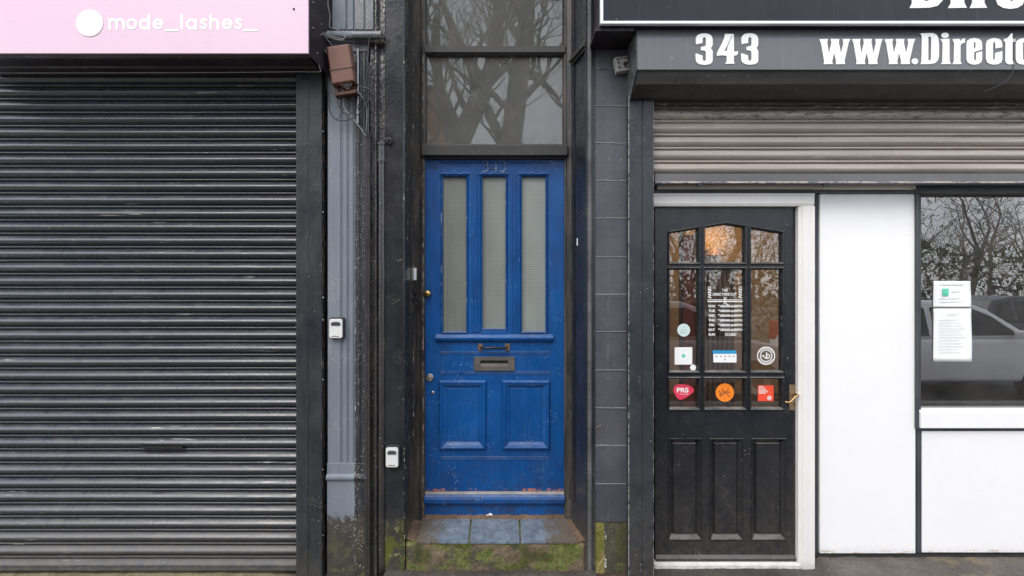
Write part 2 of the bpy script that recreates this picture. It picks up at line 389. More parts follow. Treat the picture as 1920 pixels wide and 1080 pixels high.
M['brass_plate'] = plain('dull_brass_plate', (.42, .31, .20), .4, .9)
M['steel'] = plain('dull_steel', (.55, .54, .52), .35, 1.)
M['bronze'] = plain('tarnished_letterbox_metal', (.15, .145, .13), .48, .6, bump=.2)
M['rust_steel'] = plain('rusty_handle_plate', (.22, .14, .10), .5, .5, bump=.3)
M['iron'] = plain('black_iron', (.03, .03, .033), .3, .6)
M['void'] = plain('dark_void', (.006, .006, .007), .8)
M['stone_wall'] = paint('soot_black_wall', (.03, .03, .033), .6, (.05, .05, .052), streak=.4)
M['keysafe_white'] = plain('pale_grey_plastic', (.62, .63, .62), .4, var=.05)
M['keysafe_black'] = plain('black_plastic', (.02, .021, .023), .45)
M['brown_plastic'] = paint('brown_plastic_box', (.115, .047, .031), .42, (.15, .066, .046), specks=.15, bump=.15, wear=.3, wear_col=(.12, .06, .04), dust_highlight=.3)
M['rust'] = plain('rusty_tray', (.07, .025, .015), .7, bump=.5)
M['wire_grey'] = plain('grey_cable', (.17, .17, .17), .45)
M['wire_black'] = plain('black_cable', (.02, .02, .022), .4)
M['web'] = plain('dusty_fibre', (.22, .18, .12), .9, bump=.8, bs=200)
def blocks_mat():
    N = NT('grey_painted_blocks')
    c = N.mix(N.rng(N.noise(3.5, 5, .6), .3, .7), (.052, .054, .067), (.085, .087, .103))
    c = N.mix(N.mul(N.rng(N.noise(24, 6, .75), .56, .7), .35), c, (.13, .13, .14))
    c = N.mix(N.mul(N.band(N.x, X(1140, .02), .0015, .003), N.rng(N.noise(8, 4, .7, (1, 1, 2)), .42, .6, 0., .45)), c, (.17, .17, .18))
    k = N.mul(N.rng(N.vor(34), .055, .075, 1., 0.), N.rng(N.noise(4, 2, off=3), .58, .6)); c = N.mix(k, c, (.75, .6, .5))
    k = N.mul(N.rng(N.vor(60), .16, .22, 1., 0.), N.rng(N.math('ADD', N.rng(N.z, Z(985), Z(905), .6, 0.), N.noise(9, 2)), .62, .7)); c = N.mix(k, c, (.02, .02, .022))
    wn_ = N.n.new('ShaderNodeTexWhiteNoise'); wn_.noise_dimensions = '1D'
    N.put(wn_.inputs['W'], N.math('FLOOR', N.math('DIVIDE', N.math('SUBTRACT', N.z, Z(979, .02)), 70.7*3.02/960)))
    c = N.mix(N.rng(wn_.outputs[0], 0, 1, 0, .35), c, (.04, .042, .052)); c = N.mix(N.rng(wn_.outputs[0], .6, 1, 0, .25), c, (.14, .14, .155))
    N.bump(N.math('ADD', N.noise(120, 4), N.mul(N.noise(18, 4), 1.8)), .6, .002)
    return N.out(c, N.rng(N.noise(12, 4), .3, .7, .3, .55))
M['blocks'] = blocks_mat()
def mossy(name, base, brown, mossf=.5, split=None):
    N = NT(name)
    c = N.mix(N.rng(N.noise(14, 7, .75), .35, .65), base, brown)
    c = N.mix(N.rng(N.noise(6, 6, .7, off=3), .52, .60, 0., .85), c, (.05, .045, .035))
    mf = N.noise(5.5, 6, .7, (1, 1, 1.4), 8)
    c = N.mix(N.mul(N.rng(mf, mossf, mossf+.06), .85), c, N.mix(N.rng(N.noise(60, 4), .35, .65), (.05, .075, .01), (.15, .18, .03)))
    if split is not None:
        k = N.rng(N.math('ADD', N.x, N.mul(N.noise(12, 4), .01)), split, split+.004)
        c = N.mix(k, N.mix(N.rng(N.noise(9, 6, .7), .4, .6), (.30, .22, .09), (.15, .16, .025)), c)
        k = N.mul(N.band(N.x, split+.004, .005, .002), N.rng(N.noise(20, 5, .8, off=2), .52, .56)); c = N.mix(k, c, (.6, .58, .5))
    k = N.mul(N.rng(N.vor(80), .12, .2, 1., 0.), N.rng(N.noise(8, 2), .55, .6)); c = N.mix(k, c, (.4, .38, .32))
    N.bump(N.math('ADD', N.noise(90, 6, .7), N.noise(15, 4)), .9, .006)
    return N.out(c, .85)
M['riser'] = mossy('mossy_stone_riser', (.08, .065, .04), (.19, .135, .085), .47)
M['pier_base'] = mossy('mossy_pier_base', (.055, .055, .03), (.085, .08, .045), .60, split=X(1134, .02))
def slate():
    N = NT('riven_slate_tile')
    c = N.mix(N.rng(N.noise(11, 6, .7), .3, .7), (.075, .10, .13), (.19, .235, .29))
    e = N.rng(N.math('ABSOLUTE', N.math('SUBTRACT', N.x, X(925, .13))), .26, .42)
    c = N.mix(N.mul(N.rng(N.math('ADD', N.noise(13, 6, .75, off=4), N.mul(e, .35)), .55, .75), .9), c, (.11, .085, .06))
    n = N.n.new('ShaderNodeTexWave'); n.inputs['Scale'].default_value = 9; n.inputs['Distortion'].default_value = 16; n.inputs['Detail'].default_value = 4; n.inputs['Detail Scale'].default_value = 1.5
    N.l.new(N.pos, n.inputs[0])
    N.bump(N.math('ADD', N.mul(n.outputs['Fac'], .5), N.noise(45, 6, .7)), .8, .005)
    return N.out(c, N.rng(N.noise(20, 4), .3, .7, .25, .5))
M['slate'] = slate()
def grit(name, a, b, spk=.5, bs=160, st=1.):
    N = NT(name)
    c = N.mix(N.rng(N.noise(5, 6, .7), .35, .68), a, b)
    c = N.mix(N.rng(N.noise(130, 3), .5, .72, 0., .8), c, tuple(k*.4 for k in a))
    c = N.mix(N.mul(N.rng(N.vor(170), .15, .26, 1., 0.), N.rng(N.noise(40, 3, off=3), .5, .6, 0., spk)), c, (.42, .38, .32))
    N.bump(N.math('ADD', N.noise(bs, 5, .7), N.noise(30, 4)), 1., .008*st)
    return N.out(c, .9)
M['debris'] = grit('dirt_and_leaf_litter', (.10, .062, .040), (.20, .13, .085))
M['asphalt'] = grit('wet_tarmac', (.05, .048, .046), (.085, .078, .068), .7)
def ground_mat():
    N = NT('dirty_pavement')
    f = N.rng(N.math('ADD', N.x, N.mul(N.noise(3, 4), .3)), 1.75, 2.0)
    a = N.mix(N.rng(N.noise(7, 6, .7), .35, .68), (.035, .034, .034), (.09, .075, .06))
    b = N.mix(N.rng(N.noise(4, 6, .7, off=6), .35, .65), (.075, .066, .06), (.16, .135, .115))
    b = N.mix(N.mul(N.band(N.x, X(1785, .1), .10, .12), N.rng(N.noise(11, 6, .7), .5, .62, 0., .6)), b, (.30, .22, .10))
    l = N.rng(N.math('ADD', N.x, N.mul(N.noise(3, 4), .3)), -1.3, -1.0, 1., 0.)
    c = N.mix(f, a, b); c = N.mix(l, c, N.mix(N.rng(N.noise(8, 6, .7, off=1), .35, .65), (.16, .13, .07), (.28, .24, .15)))
    c = N.mix(N.rng(N.noise(140, 3), .5, .72, 0., .7), c, (.02, .02, .02))
    c = N.mix(N.mul(N.rng(N.vor(150), .15, .26, 1., 0.), N.rng(N.noise(40, 3, off=3), .5, .6, 0., .7)), c, (.42, .4, .36))
    N.bump(N.math('ADD', N.noise(160, 5, .7), N.noise(30, 4)), 1., .008)
    return N.out(c, .85)
M['ground'] = ground_mat()
M['sign_black'] = paint('glossy_black_sign', (.008, .011, .016), .08, (.014, .016, .02), spec=.3, bump=.35, bs=6, specks=.12, streak=.3, vs=5)
M['box_grey'] = paint('grey_powdercoat', (.115, .115, .13), .38, (.14, .137, .148), bump=.12, specks=.03, vs=1.5, streak=.15, st=(.6, 1, 1), zedges=((Z(49, -.2), .006, .56, (.4, .4, .4)),))
M['box_under'] = paint('black_underside', (.028, .028, .028), .5, (.05, .048, .045), bump=.3, specks=.1, wear=.3, st=(.3, 1, 2), vs=8)  # much darker than the grey front casing
M['shutter_greige'] = paint('greige_shutter_paint', (.30, .265, .235), .38, (.42, .375, .335), specks=.06, speck_col=(.5, .45, .38), dust_highlight=.25, bump=.3, scratch=.7, wear=.6, wear_col=(.16, .14, .115), st=(.2, 1, 4), vs=7,
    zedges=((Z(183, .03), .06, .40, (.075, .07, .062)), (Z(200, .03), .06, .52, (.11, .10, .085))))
M['rail_grey'] = paint('grey_bottom_rail', (.10, .10, .105), .4, (.14, .14, .145), specks=.3, wear=.4, st=(.3, 1, 1), zedges=((Z(342, 0), .0035, .48, (.45, .42, .38)),))
M['guide2'] = paint('charcoal_guide_paint', (.022, .026, .031), .32, (.040, .045, .052), specks=.3, mud=.6, mudz=(0, .9), wear=.9, wear_col=(.11, .12, .13), vs=6, edges=((X(1179, -.03), .0013, .45, (.38, .38, .38)), (X(1225.5, -.03), .0012, .5, (.3, .3, .3))))
M['shopdoor'] = paint('glossy_black_door_paint', (.011, .013, .018), .22, (.018, .02, .024), specks=.3, mud=.6, mudz=(-.02, .95), spec=.5, bump=.25, bs=70, lump=.6, vs=5, coat=.0, dust_highlight=.8)  # besides dust, the pale upward faces paint highlights onto the panel bevels
M['white_frame'] = paint('white_frame_paint', (.74, .73, .70), .45, (.80, .79, .77), bump=.12, mud=.8, mudz=(-.03, .07), specks=0, edges=((X(1508,.08), .004, .66, (.45, .38, .28)),))
M['cream'] = paint('cream_strip', (.48, .44, .38), .5, (.56, .52, .46), wear=.8, wear_col=(.12, .10, .08), st=(.3, 1, 1))
M['white_panel'] = paint('white_cladding_panel', (.86, .86, .86), .42, (.84, .84, .845), bump=.04, bs=12, mud=.5, mudz=(.03, .13), specks=.02, speck_col=(.35, .32, .28), zedges=((.06, .028, .53, (.55, .49, .38)),))
M['trim_dark'] = paint('dark_trim_paint', (.045, .05, .058), .4, (.07, .076, .085), specks=.15)
M['glass'] = glass('clear_window_glass', tint=(.8, .82, .82), k=5.4, wav=.03)
M['glass2'] = glass('door_pane_glass', tint=(.85, .86, .85), k=3.2, dirt=.02, wav=.03)
M['glass_old'] = glass('old_transom_glass', tint=(.9, .9, .88), k=1.6, dirt=.07, wav=.06)
M['film'] = paint('grimy_paper_blind', (.31, .325, .32), .8, (.39, .40, .395), bump=.5, bs=25, vs=3, st=(2, 1, .6))
M['paper'] = plain('white_paper', (.85, .86, .86), .6, var=.03)
M['red'] = plain('red_sticker', (.85, .075, .03), .4, var=.04)
M['orange'] = plain('orange_sticker', (.90, .24, .02), .4, var=.04)
M['pinkred'] = plain('pink_red_sticker', (.75, .05, .10), .4, var=.08)
M['blue_st'] = plain('blue_sticker', (.02, .30, .58), .4, var=.05)
M['mint'] = plain('mint_print', (.12, .60, .42), .5)
M['faint'] = plain('faint_print', (.55, .56, .58), .6)
M['ink'] = plain('dark_print', (.03, .02, .02), .5)
M['off_white'] = plain('off_white_plastic', (.42, .42, .39), .6, bump=.3)
# ------------------------------------------------------------------ setting: ground
def sheet(name, x0, x1, y0, y1, z, mat, dx=None, hf=None, kind='structure'):
    mb = MB()
    if not dx: mb.add([(x0,y0,z),(x1,y0,z),(x1,y1,z),(x0,y1,z)], [(0,1,2,3)])
    else:
        nx = int((x1-x0)/dx); ny = int((y1-y0)/dx); vs_ = []; fs = []
        for j in range(ny+1):
            for i in range(nx+1):
                x = x0+(x1-x0)*i/nx; y = y0+(y1-y0)*j/ny; vs_.append((x, y, z+hf(x, y)))
        for j in range(ny):
            for i in range(nx): a = j*(nx+1)+i; fs.append((a, a+1, a+nx+2, a+nx+1))
        mb.add(vs_, fs)
    return tag(mb.build(name, mat, fix=False, smooth=bool(dx)), kind=kind)
def sm(t): t = max(0, min(1, t)); return t*t*(3-2*t)
from mathutils import noise as mn
def hf(x, y):  # the tarmac swells a little where it meets the step
    h = .05*sm((x-1.80)/.08) if x > 0 else .012*sm((-1.2-x)/.3)
    n = mn.noise(Vector((x*9, y*9, 0)))*.006+mn.noise(Vector((x*30, y*30, 3)))*.004
    if -.75 < x < .5: h += .035*sm((y+.22)/.2)*(1 if y < .1 else .2)*(1+.4*mn.noise(Vector((x*12, 1, 5))))
    return h+n-.004
sheet('pavement', -4.5, 5.5, -.6, .5, 0, M['ground'], .02, hf)
M['flag'] = paint('pavement_flags', (.16, .155, .145), .8, (.23, .22, .205), bump=.5)
sheet('pavement', -40, 40, -4.2, -.6, -.002, M['ground'])
kb = MB().box(-40, 40, -4.35, -4.2, -.14, .0); tag(kb.build('kerb', M['flag'], bev=.01), kind='structure')
M['road'] = grit('road_tarmac', (.045, .045, .047), (.07, .07, .072), .4, st=.5)
sheet('road', -60, 60, -11.5, -4.35, -.13, M['road'])
M['grass'] = paint('thawing_grass_bank', (.05, .06, .025), .9, (.35, .36, .36), var=(.52, .62), vs=1.3, bump=.8)
def bankf(x, y): return -.02+max(0, -12.5-y)*.012+mn.noise(Vector((x*.3, y*.3, 0)))*.1
sheet('grass_bank', -70, 70, -60, -11.5, -.1, M['grass'], 1.0, bankf)
# ------------------------------------------------------------------ the block of buildings that the shopfronts belong to
wb = MB()
wb.box(-6, -.631, .35, 8, 0, 3.9)                     # behind the left shop
wb.box(-.63, .44, .36, 8, -.3, 3.9)
wb.box(.44, 6.5, 5.2, 8, 0, 3.9)
wb.box(.44, .86, .34, 5.2, 0, 3.9)
wb.box(-6, 6.5, .10, 8, 3.9, 8.2)
wall = tag(wb.build('building_wall', M['stone_wall']), 'soot dark masonry of the terrace behind and above the two shopfronts', 'building')
# ------------------------------------------------------------------ LEFT SHOP
PITCH = 25.22*(CD+.03)/F
def slat_curtain(x0, x1, ztop, zbot, Y, mat, name, parent, zphase, slot=None, sag=.0022, dA=.024, tight=None):
    """roller shutter curtain: a curved lath then a narrow interlock bead, repeated"""
    pts = []
    z = zphase
    while z < ztop: z += PITCH
    # lath shape as (fraction down, out)
    shape = [(0, .000), (.03, -.007), (.08, -.0115), (.13, -.0125), (.17, -.010), (.20, -.003), (.225, .007), (.25, .007), (.27, -.002)]
    for k in range(13):
        t = k/12; shape.append((.30+.66*t, -.006-dA*math.sin(math.pi*t**1.12)**.9))
    shape.append((.98, .006)); 
    rows = []
    while z > zbot-PITCH:
        for t, o in shape: 
            zz = z-t*PITCH
            if zbot <= zz <= ztop: rows.append((o, zz))
        z -= PITCH
    nx = int((x1-x0)/.02); vs_ = []; fs = []
    for (o, zz) in rows:
        for i in range(nx+1):
            x = x0+(x1-x0)*i/nx
            w = mn.noise(Vector((x*.8, zz*1.3, 2.)))*sag+mn.noise(Vector((x*7, zz*60, 1.)))*.0007
            vs_.append((x, Y+o+w*.6, zz+w))
    for j in range(len(rows)-1):
        for i in range(nx):
            a = j*(nx+1)+i
            if slot and slot[0] < vs_[a][0] < slot[1] and slot[2] < rows[j][1] < slot[3]: continue
            fs.append((a, a+1, a+nx+2, a+nx+1))
    return MB().add(vs_, fs).build(name, mat, parent, smooth=True, fix=False)
Yc = .035
t = thing('roller_shutter', (X(270), 0, .03), 'closed black roller shutter under the pink sign, streaked with dirt near the ground', 'shutter')
sx = (X(270, Yc), X(348, Yc), Z(842, Yc), Z(836.5, Yc))
slat_curtain(X(-60), X(556, Yc)+.02, Z(128, Yc), Z(1071, Yc), Yc, M['shutter_black'], 'curtain', t, Z(158.5, Yc))
MB().box(sx[0], sx[1], Yc-.0318, Yc-.018, Z(840.5, Yc-.026), Z(836.5, Yc-.026)).build('letter_slot', M['void'], t)
MB().prof_x([(.05,.022),(.012,.022),(.008,.035),(.008,.062),(.02,.07),(.05,.07)], X(-60), X(558, 0)).build('bottom_rail', M['shutter_black'], t, bev=.003)
g = MB(); g.prof_z([(X(555,-.02),-.02),(X(577,-.02),-.02),(X(578,-.02),-.016),(X(579,-.02),-.016),(X(580,-.02),-.02),(X(603,-.02),-.02),(X(603,-.02),.09),(X(555,-.02),.09)], -.01, Z(128,-.02))
gd = g.build('guide_rail', M['guide_black'], t, bev=.002)
ed = MB().box(X(603.4), X(605.2), -.004, .06, 0, Z(135)).build('edge_strip', paint('rusty_edge', (.02, .016, .014), .6, (.05, .032, .026), wear=.5, wear_col=(.2, .13, .10), vs=14), t)
for py in (247, 398, 558, 600, 712, 880, 1003): MB().lathe_y(X(606), Z(py), [(.0045, .0), (.0045, -.006), (.001, -.008)], 8).build('screw_head', M['steel'], ed)
# ---- pink sign
t = thing('shop_sign', (X(290,-.22), -.1, Z(135)), 'pale pink shop fascia with white mode_lashes_ lettering and a white disc', 'sign')
YS = -.22
MB().pb(-80, -70, 578, 100, YS, YS+.012).build('sign_panel', M['pink'], t, bev=.0015)
b = MB(); x0 = X(-80, YS); x1 = X(577.5, YS)
zt = Z(-70, YS); zb = Z(100.5, YS)
b.prof_x([(YS+.0125, zt), (YS+.0125, zb), (YS+.03, zb-.012), (YS+.12, zb-.016), (YS+.13, zb-.024), (.0, zb-.03), (.06, zb-.03), (.06, zt)], x0, x1)
b.build('sign_box', M['black_metal'], t, bev=.002)
e = MB(); e.add([(x1+.001,YS+.014,zb-.005),(x1+.001,YS+.014,zt),(x1+.05,.03,zt),(x1+.052,.03,zb-.05),(x1+.004,YS+.014,zb-.005),(x1+.004,YS+.014,zt),(x1+.054,.03,zt),(x1+.056,.03,zb-.05)],
    [(0,1,2,3),(4,7,6,5),(0,4,5,1),(3,2,6,7),(0,3,7,4),(1,5,6,2)])
sp_ = e.build('side_plate', M['black_metal'], t)
lw = MB()
S1 = 5.333; U = lambda a, b: (X(140+a/S1, YS), Z(15+b/S1, YS))
cnt = [0]
lay = []
def st(pts, w=25, mb=None):
    mb = mb or lay[-1]
    cnt[0] += 1
    y = YS-.0006-.0002*(cnt[0] % 5)
    ribbon(mb, [U(*p) for p in pts], w/S1*(CD+YS)/F, y, .002)
def arch(x, r): return [(x, 205), (x, 152)]+[(p[0], p[1]) for p in arc(x-r, 147, r, 0, -180)][::1]
lay.append(lw)
st([(350,118),(350,207)]); st(arc(385,150,35,180,360)+[(420,207)]); st(arc(455,150,35,180,360)+[(490,207)])
st(arc(572,160,43,0,360,24)); st(arc(697,160,43,0,360,24)); st([(742,72),(742,207)])
st([(795,158),(872,158)]); st(arc(835,160,42,0,-320,24))
st([(912,222),(1030,222)], 22); st([(1070,72),(1070,202)])
st(arc(1167,160,42,0,360,24)); st([(1211,118),(1211,207)])
def ess(x): st([(x+27,124),(x+12,116),(x-6,115),(x-22,124),(x-23,138),(x-10,150),(x+10,158),(x+24,170),(x+24,188),(x+8,200),(x-12,200),(x-28,190)], 23)
ess(1288); st([(1362,72),(1362,205)]); st(arc(1397,150,35,180,360)+[(1432,205)])
st([(1485,158),(1562,158)]); st(arc(1525,160,42,0,-320,24)); ess(1638); st([(1697,222),(1825,222)], 22)
lw.build('lettering', M['white_soft'], t, fix=False)
MB().lathe_y(*[U(153,153)[i] for i in (0, 1)], [(25*(CD+YS)/F, YS-.0005), (25*(CD+YS)/F, YS-.003), (24.6*(CD+YS)/F, YS-.0034)], 40).build('white_disc', M['white_letter'], t)
MB().lathe_y(X(551,YS), Z(17,YS), [(.0055, YS), (.0055, YS-.004), (.002, YS-.007)], 10).build('screw', M['iron'], t)
for (a, b_) in ((.12, .16), (.12, .30), (.45, .16), (.45, .22), (.75, .12), (.3, .04)):
    xx = x1+.004+a*.05; yy = YS+.014+a*.236
    MB().tube([(xx-.004, yy, zb+b_), (xx+.006, yy, zb+b_)], .0045, 8).build('rivet', M['steel'], sp_)
# ---- pilaster (two-tone) 
t = thing('pilaster', (X(655), .03, 0), 'fluted stone pilaster, left half pale blue grey, right half black, peeling near the foot', 'pilaster')
def vp(l): return [(X(a), y) for a, y in l]
fl = []
for cx_ in (641, 653, 664.5, 677):
    fl += [(cx_-3, .0), (cx_-2, .006), (cx_, .009), (cx_+2, .006), (cx_+3, .0)]
prof = [(614, .10), (614, .004), (615.5, 0)]+fl+[(688, 0), (690, .004), (690, .10)]
MB().prof_z(vp(prof), Z(868), Z(97), nz=40).build('shaft', M['pilaster'], t)
MB().prof_z(vp([(613.5,.10),(613.5,-.004),(690.5,-.004),(690.5,.10)]), 0, Z(868)).build('base', M['pilaster'], t, bev=.003)
rg = MB(); pr = [(-.004, Z(901)), (-.012, Z(900)), (-.018, Z(897)), (-.019, Z(894)), (-.016, Z(891)), (-.008, Z(889)), (-.004, Z(888))]
rg.prof_x(pr+[(.05, Z(888)), (.05, Z(901))], X(613), X(690.6)); rg.build('base_moulding', M['pilaster'], t, bev=.001)
MB().prof_z(vp([(614,.10),(614,-.002),(690.5,-.002),(690.5,.10)]), Z(97), Z(74)).build('neck', M['pilaster'], t, bev=.003)
up = []
for cx_ in (622, 650, 664, 684): up += [(cx_-2.2, .0), (cx_-1.6, .010), (cx_+1.6, .010), (cx_+2.2, .0)]
MB().prof_z(vp([(611,.10),(611,0)]+up+[(700, 0), (700, .10)]), Z(55), 3.9).build('upper_shaft', M['pilaster'], t, bev=.001)
lg = MB(); zc = Z(65, -.05)
lg.prof_x([(.05, zc-.028), (-.012, zc-.028), (-.02, zc-.02), (-.024, zc-.012)]+[(-.03-.024*math.cos(R(a)), zc+.004+.026*math.sin(R(a))) for a in range(-60, 100, 20)]+[(.05, zc+.034)], X(606), X(716, -.03))
lg.build('ledge_moulding', M['pilaster'], t, bev=.003)
# ---- black ribbed strip + pier between pilaster and doorway
t = thing('entrance_pier', (X(730), .05, 0), 'glossy black rendered pier left of the blue door, mossy at its foot', 'pier')
MB().prof_z([(X(692), .10), (X(692), .022), (X(701), .022), (X(701.5), .002), (X(703), -.004), (X(706), -.004), (X(707.5), .004), (X(708), .03), (X(721), .03), (X(721), .10)], 0, 3.9, nz=60).build('ribbed_strip', M['ribs'], t)
MB().prof_z([(X(721.5), .10), (X(721.5), .004), (X(723), 0), (X(756), 0), (X(758.5), .006), (X(758.5), .30), (X(721.5), .30)], 0, 3.9, nz=30).build('pier_face', M['pier'], t)
# ---- downpipe
t = thing('downpipe', (X(715), 0, 0), 'narrow black painted pipe running down beside the pier, open at its top', 'pipe')
xp = X(715, -.005); r_ = 6.3*(CD)/F
MB().tube([(xp+.0008*math.sin(k*1.3), .006, 0+(Z(262))*k/30) for k in range(31)], r_, 16).build('pipe', M['pipe'], t, smooth=True)
cl = MB()
for a, b_ in ((268, 306),): cl.tube([(xp, .006, Z(b_)), (xp, .006, Z(a))], r_*1.18, 16)
for a in (270, 301): cl.tube([(xp, .006, Z(a+2)), (xp, .006, Z(a-2))], r_*1.42, 16)
cl.build('collar', M['pipe'], t, bev=.001)
ff = MB()
for k in range(9):
    a = random.random()*6; p = Vector((X(728+random.random()*6), -.012, Z(262+random.random()*6))); pts = []
    for j in range(8): pts.append(p+Vector((math.cos(a+j*.8)*.014*(1+.3*k/9), -.006*random.random(), math.sin(a+j*.8)*.012)))
    ff.tube(pts, .0022, 5)
ff.build('curled_wire', M['iron'], t)
# ---- conduits and cables
t = tag(MB().box(X(684.8), X(694.5), -.016, .02, 0, Z(251)).box(X(688.5), X(690.5), -.019, -.0161, 0, Z(252)).build('cable_trunking', M['pipe'], bev=.002), 'square black trunking rising beside the fluted pilaster to the cable bundle', 'trunking')
t = tag(MB().tube([(X(671,-.01), -.012, Z(232)), (X(671,-.01), -.012, Z(94))], .0068, 12).build('conduit', plain('worn_silver_conduit', (.3, .31, .33), .3, .7, bump=.3), smooth=False), 'thin worn silver conduit beside the brown junction box', 'conduit')
t = tag(MB().tube([(X(683.5,-.01), -.01, Z(248)), (X(684,-.01), -.01, Z(95))], .004, 8).tube([(X(690.5,-.01), -.008, Z(250)), (X(692,-.01), -.008, Z(118))], .004, 8).build('conduit', M['pipe']), 'pair of thin dark cable tubes between the silver conduit and the black pier', 'conduit')
def cable(name, pts, r, mat, label, Y=-.03, parent=None):
    P = []
    q = [Vector((X(a, Y+(c or 0)), Y+(c or 0), Z(b, Y+(c or 0)))) for a, b, c in [(*p, 0)[:3] for p in pts]]
    n = len(q)
    for i in range(n-1):
        p0 = q[max(i-1, 0)]; p1 = q[i]; p2 = q[i+1]; p3 = q[min(i+2, n-1)]
        for k in range(6):
            s = k/6; P.append(.5*((2*p1)+(-p0+p2)*s+(2*p0-5*p1+4*p2-p3)*s*s+(-p0+3*p1-3*p2+p3)*s**3))
    P.append(q[-1])
    o = MB().tube(P, r, 6).build(name, mat, parent, smooth=True)
    if label: tag(o, label, 'cable')
    return o
cable('cable', [(608,-30),(606,20),(604,60),(606,85),(612,100)], .004, M['wire_grey'], 'pale cable dropping from above the frame behind the brown junction box', -.06)
cable('cable', [(582,46),(600,58),(622,68),(640,73),(647,70),(645,62),(630,55),(618,50),(619,30),(615,10),(616,-10)], .003, M['wire_grey'], 'pale cable looping from the pink sign across the pilaster ledge', -.08)
cable('cable', [(583,50),(598,60),(616,69),(634,75),(645,75)], .003, M['wire_grey'], 'lower pale cable lying beside the loop on the ledge', -.085)
cable('cable', [(602,62),(612,72),(622,85)], .003, M['wire_grey'], 'short pale cable entering the top of the brown junction box', -.06)
cable('cable', [(581,98),(586,110),(596,120),(601,132),(598,135),(560,134.5),(520,135),(300,136.5),(-60,137)], .0022, M['wire_grey'], 'thin pale cable along the underside of the pink sign', -.12)
cable('cable', [(665,155),(678,163),(692,167),(698,172),(690,190),(672,214),(655,224),(640,226),(628,222),(620,212),(617,200),(617,178)], .0035, M['wire_black'], 'thick black cable drooping in a loop under the junction box', -.05)
cable('cable', [(650,178),(660,190),(672,205),(681,225),(685,252)], .003, M['wire_black'], 'black cable running from the junction box to the trunking', -.035)
cable('cable', [(641,160),(644,180),(645,200),(655,215),(668,230),(678,243),(686,255)], .004, M['wire_grey'], 'pale cable running from the junction box to the trunking', -.045)
cable('cable', [(643,202),(640,212),(634,222),(630,226)], .002, M['wire_black'], 'short dark cable hanging between the black loop and pale cable', -.045)
cable('cable', [(722,64),(700,62),(692,75),(691,100),(684,180),(683,250)], .0028, M['wire_black'], 'black cable leaving the right end of the pilaster ledge', -.045)
cable('cable', [(655,158),(668,168),(684,190),(688,215),(686,250)], .003, M['wire_grey'], 'pale cable arcing right of the junction box down to the trunking', -.04)
cable('cable', [(632,176),(634,196),(648,214),(664,208),(676,190),(690,176),(700,170)], .0026, M['wire_black'], 'thin black cable sagging from the rusty tray to the ribbed strip', -.055)
cable('cable', [(612,62),(614,90),(611,130),(614,165),(618,190)], .0028, M['wire_black'], 'black cable falling behind the left edge of the junction box', -.02)
w_ = MB()
for k in range(40):
    p = Vector((X(712+random.gauss(0, 4)), -.03+random.gauss(0, .008), Z(72+random.gauss(0, 6)))); w_.tube([p, p+Vector((random.gauss(0, .012), random.gauss(0, .006), random.gauss(0, .014))), p+Vector((random.gauss(0, .016), random.gauss(0, .006), -.012))], .0011, 4)
tag(w_.build('cobweb', M['web']), 'dusty brown cobweb clump at the right end of the pilaster ledge', 'cobweb')
# ---- junction box (tilted)
t = thing('junction_box', (X(639), -.04, Z(178)), 'tilted brown plastic junction box with open wires beneath, on the pilaster', 'junction box')
def rot(mb, c, ang):
    ca, sa = math.cos(ang), math.sin(ang); mb.v = [(c[0]+(x-c[0])*ca-(z-c[1])*sa, y, c[1]+(x-c[0])*sa+(z-c[1])*ca) for x, y, z in mb.v]; return mb
cc = (X(638, -.09), Z(120, -.09)); A = R(8.5)
k_ = (CD-.09)/F
cv = MB().rings([[(cc[0]+sx_*(w*k_), y, cc[1]+sz_*(36.5*k_-i)) for sx_, sz_ in ((-1,-1),(1,-1),(1,1),(-1,1))] for w, y, i in ((22,-.03,0),(22,-.078,0),(21.2,-.088,.003),(19.5,-.094,.008))])
rot(cv, cc, A).build('cover', M['brown_plastic'], t, bev=.004, seg=3)
rot(MB().box(cc[0]-22.3*k_, cc[0]+22.3*k_, -.0965, -.03, cc[1]-10.5*k_, cc[1]-9*k_), cc, A).build('cover_seam', plain('dark_brown_seam', (.05, .022, .015), .6), t)
rot(MB().box(cc[0]-17*k_, cc[0]+19*k_, -.045, -.028, cc[1]-57*k_, cc[1]-37*k_), cc, A).build('terminal_tray', M['rust'], t, bev=.002)
rot(MB().box(cc[0]-20*k_, cc[0]+21*k_, -.085, -.03, cc[1]-57*k_, cc[1]-51*k_), cc, A).build('tray_lip', M['rust'], t, bev=.002)
wz = MB()
for k in range(14):
    p = Vector((X(650+random.gauss(0, 6), -.08), -.08, Z(158+random.gauss(0, 3), -.08))); a = random.random()*6
    wz.tube([p+Vector((math.cos(a+j)*.010, random.gauss(0, .003), math.sin(a+j)*.008)) for j in range(6)], .0014, 5)
wz.build('loose_wires', M['wire_grey'], t)
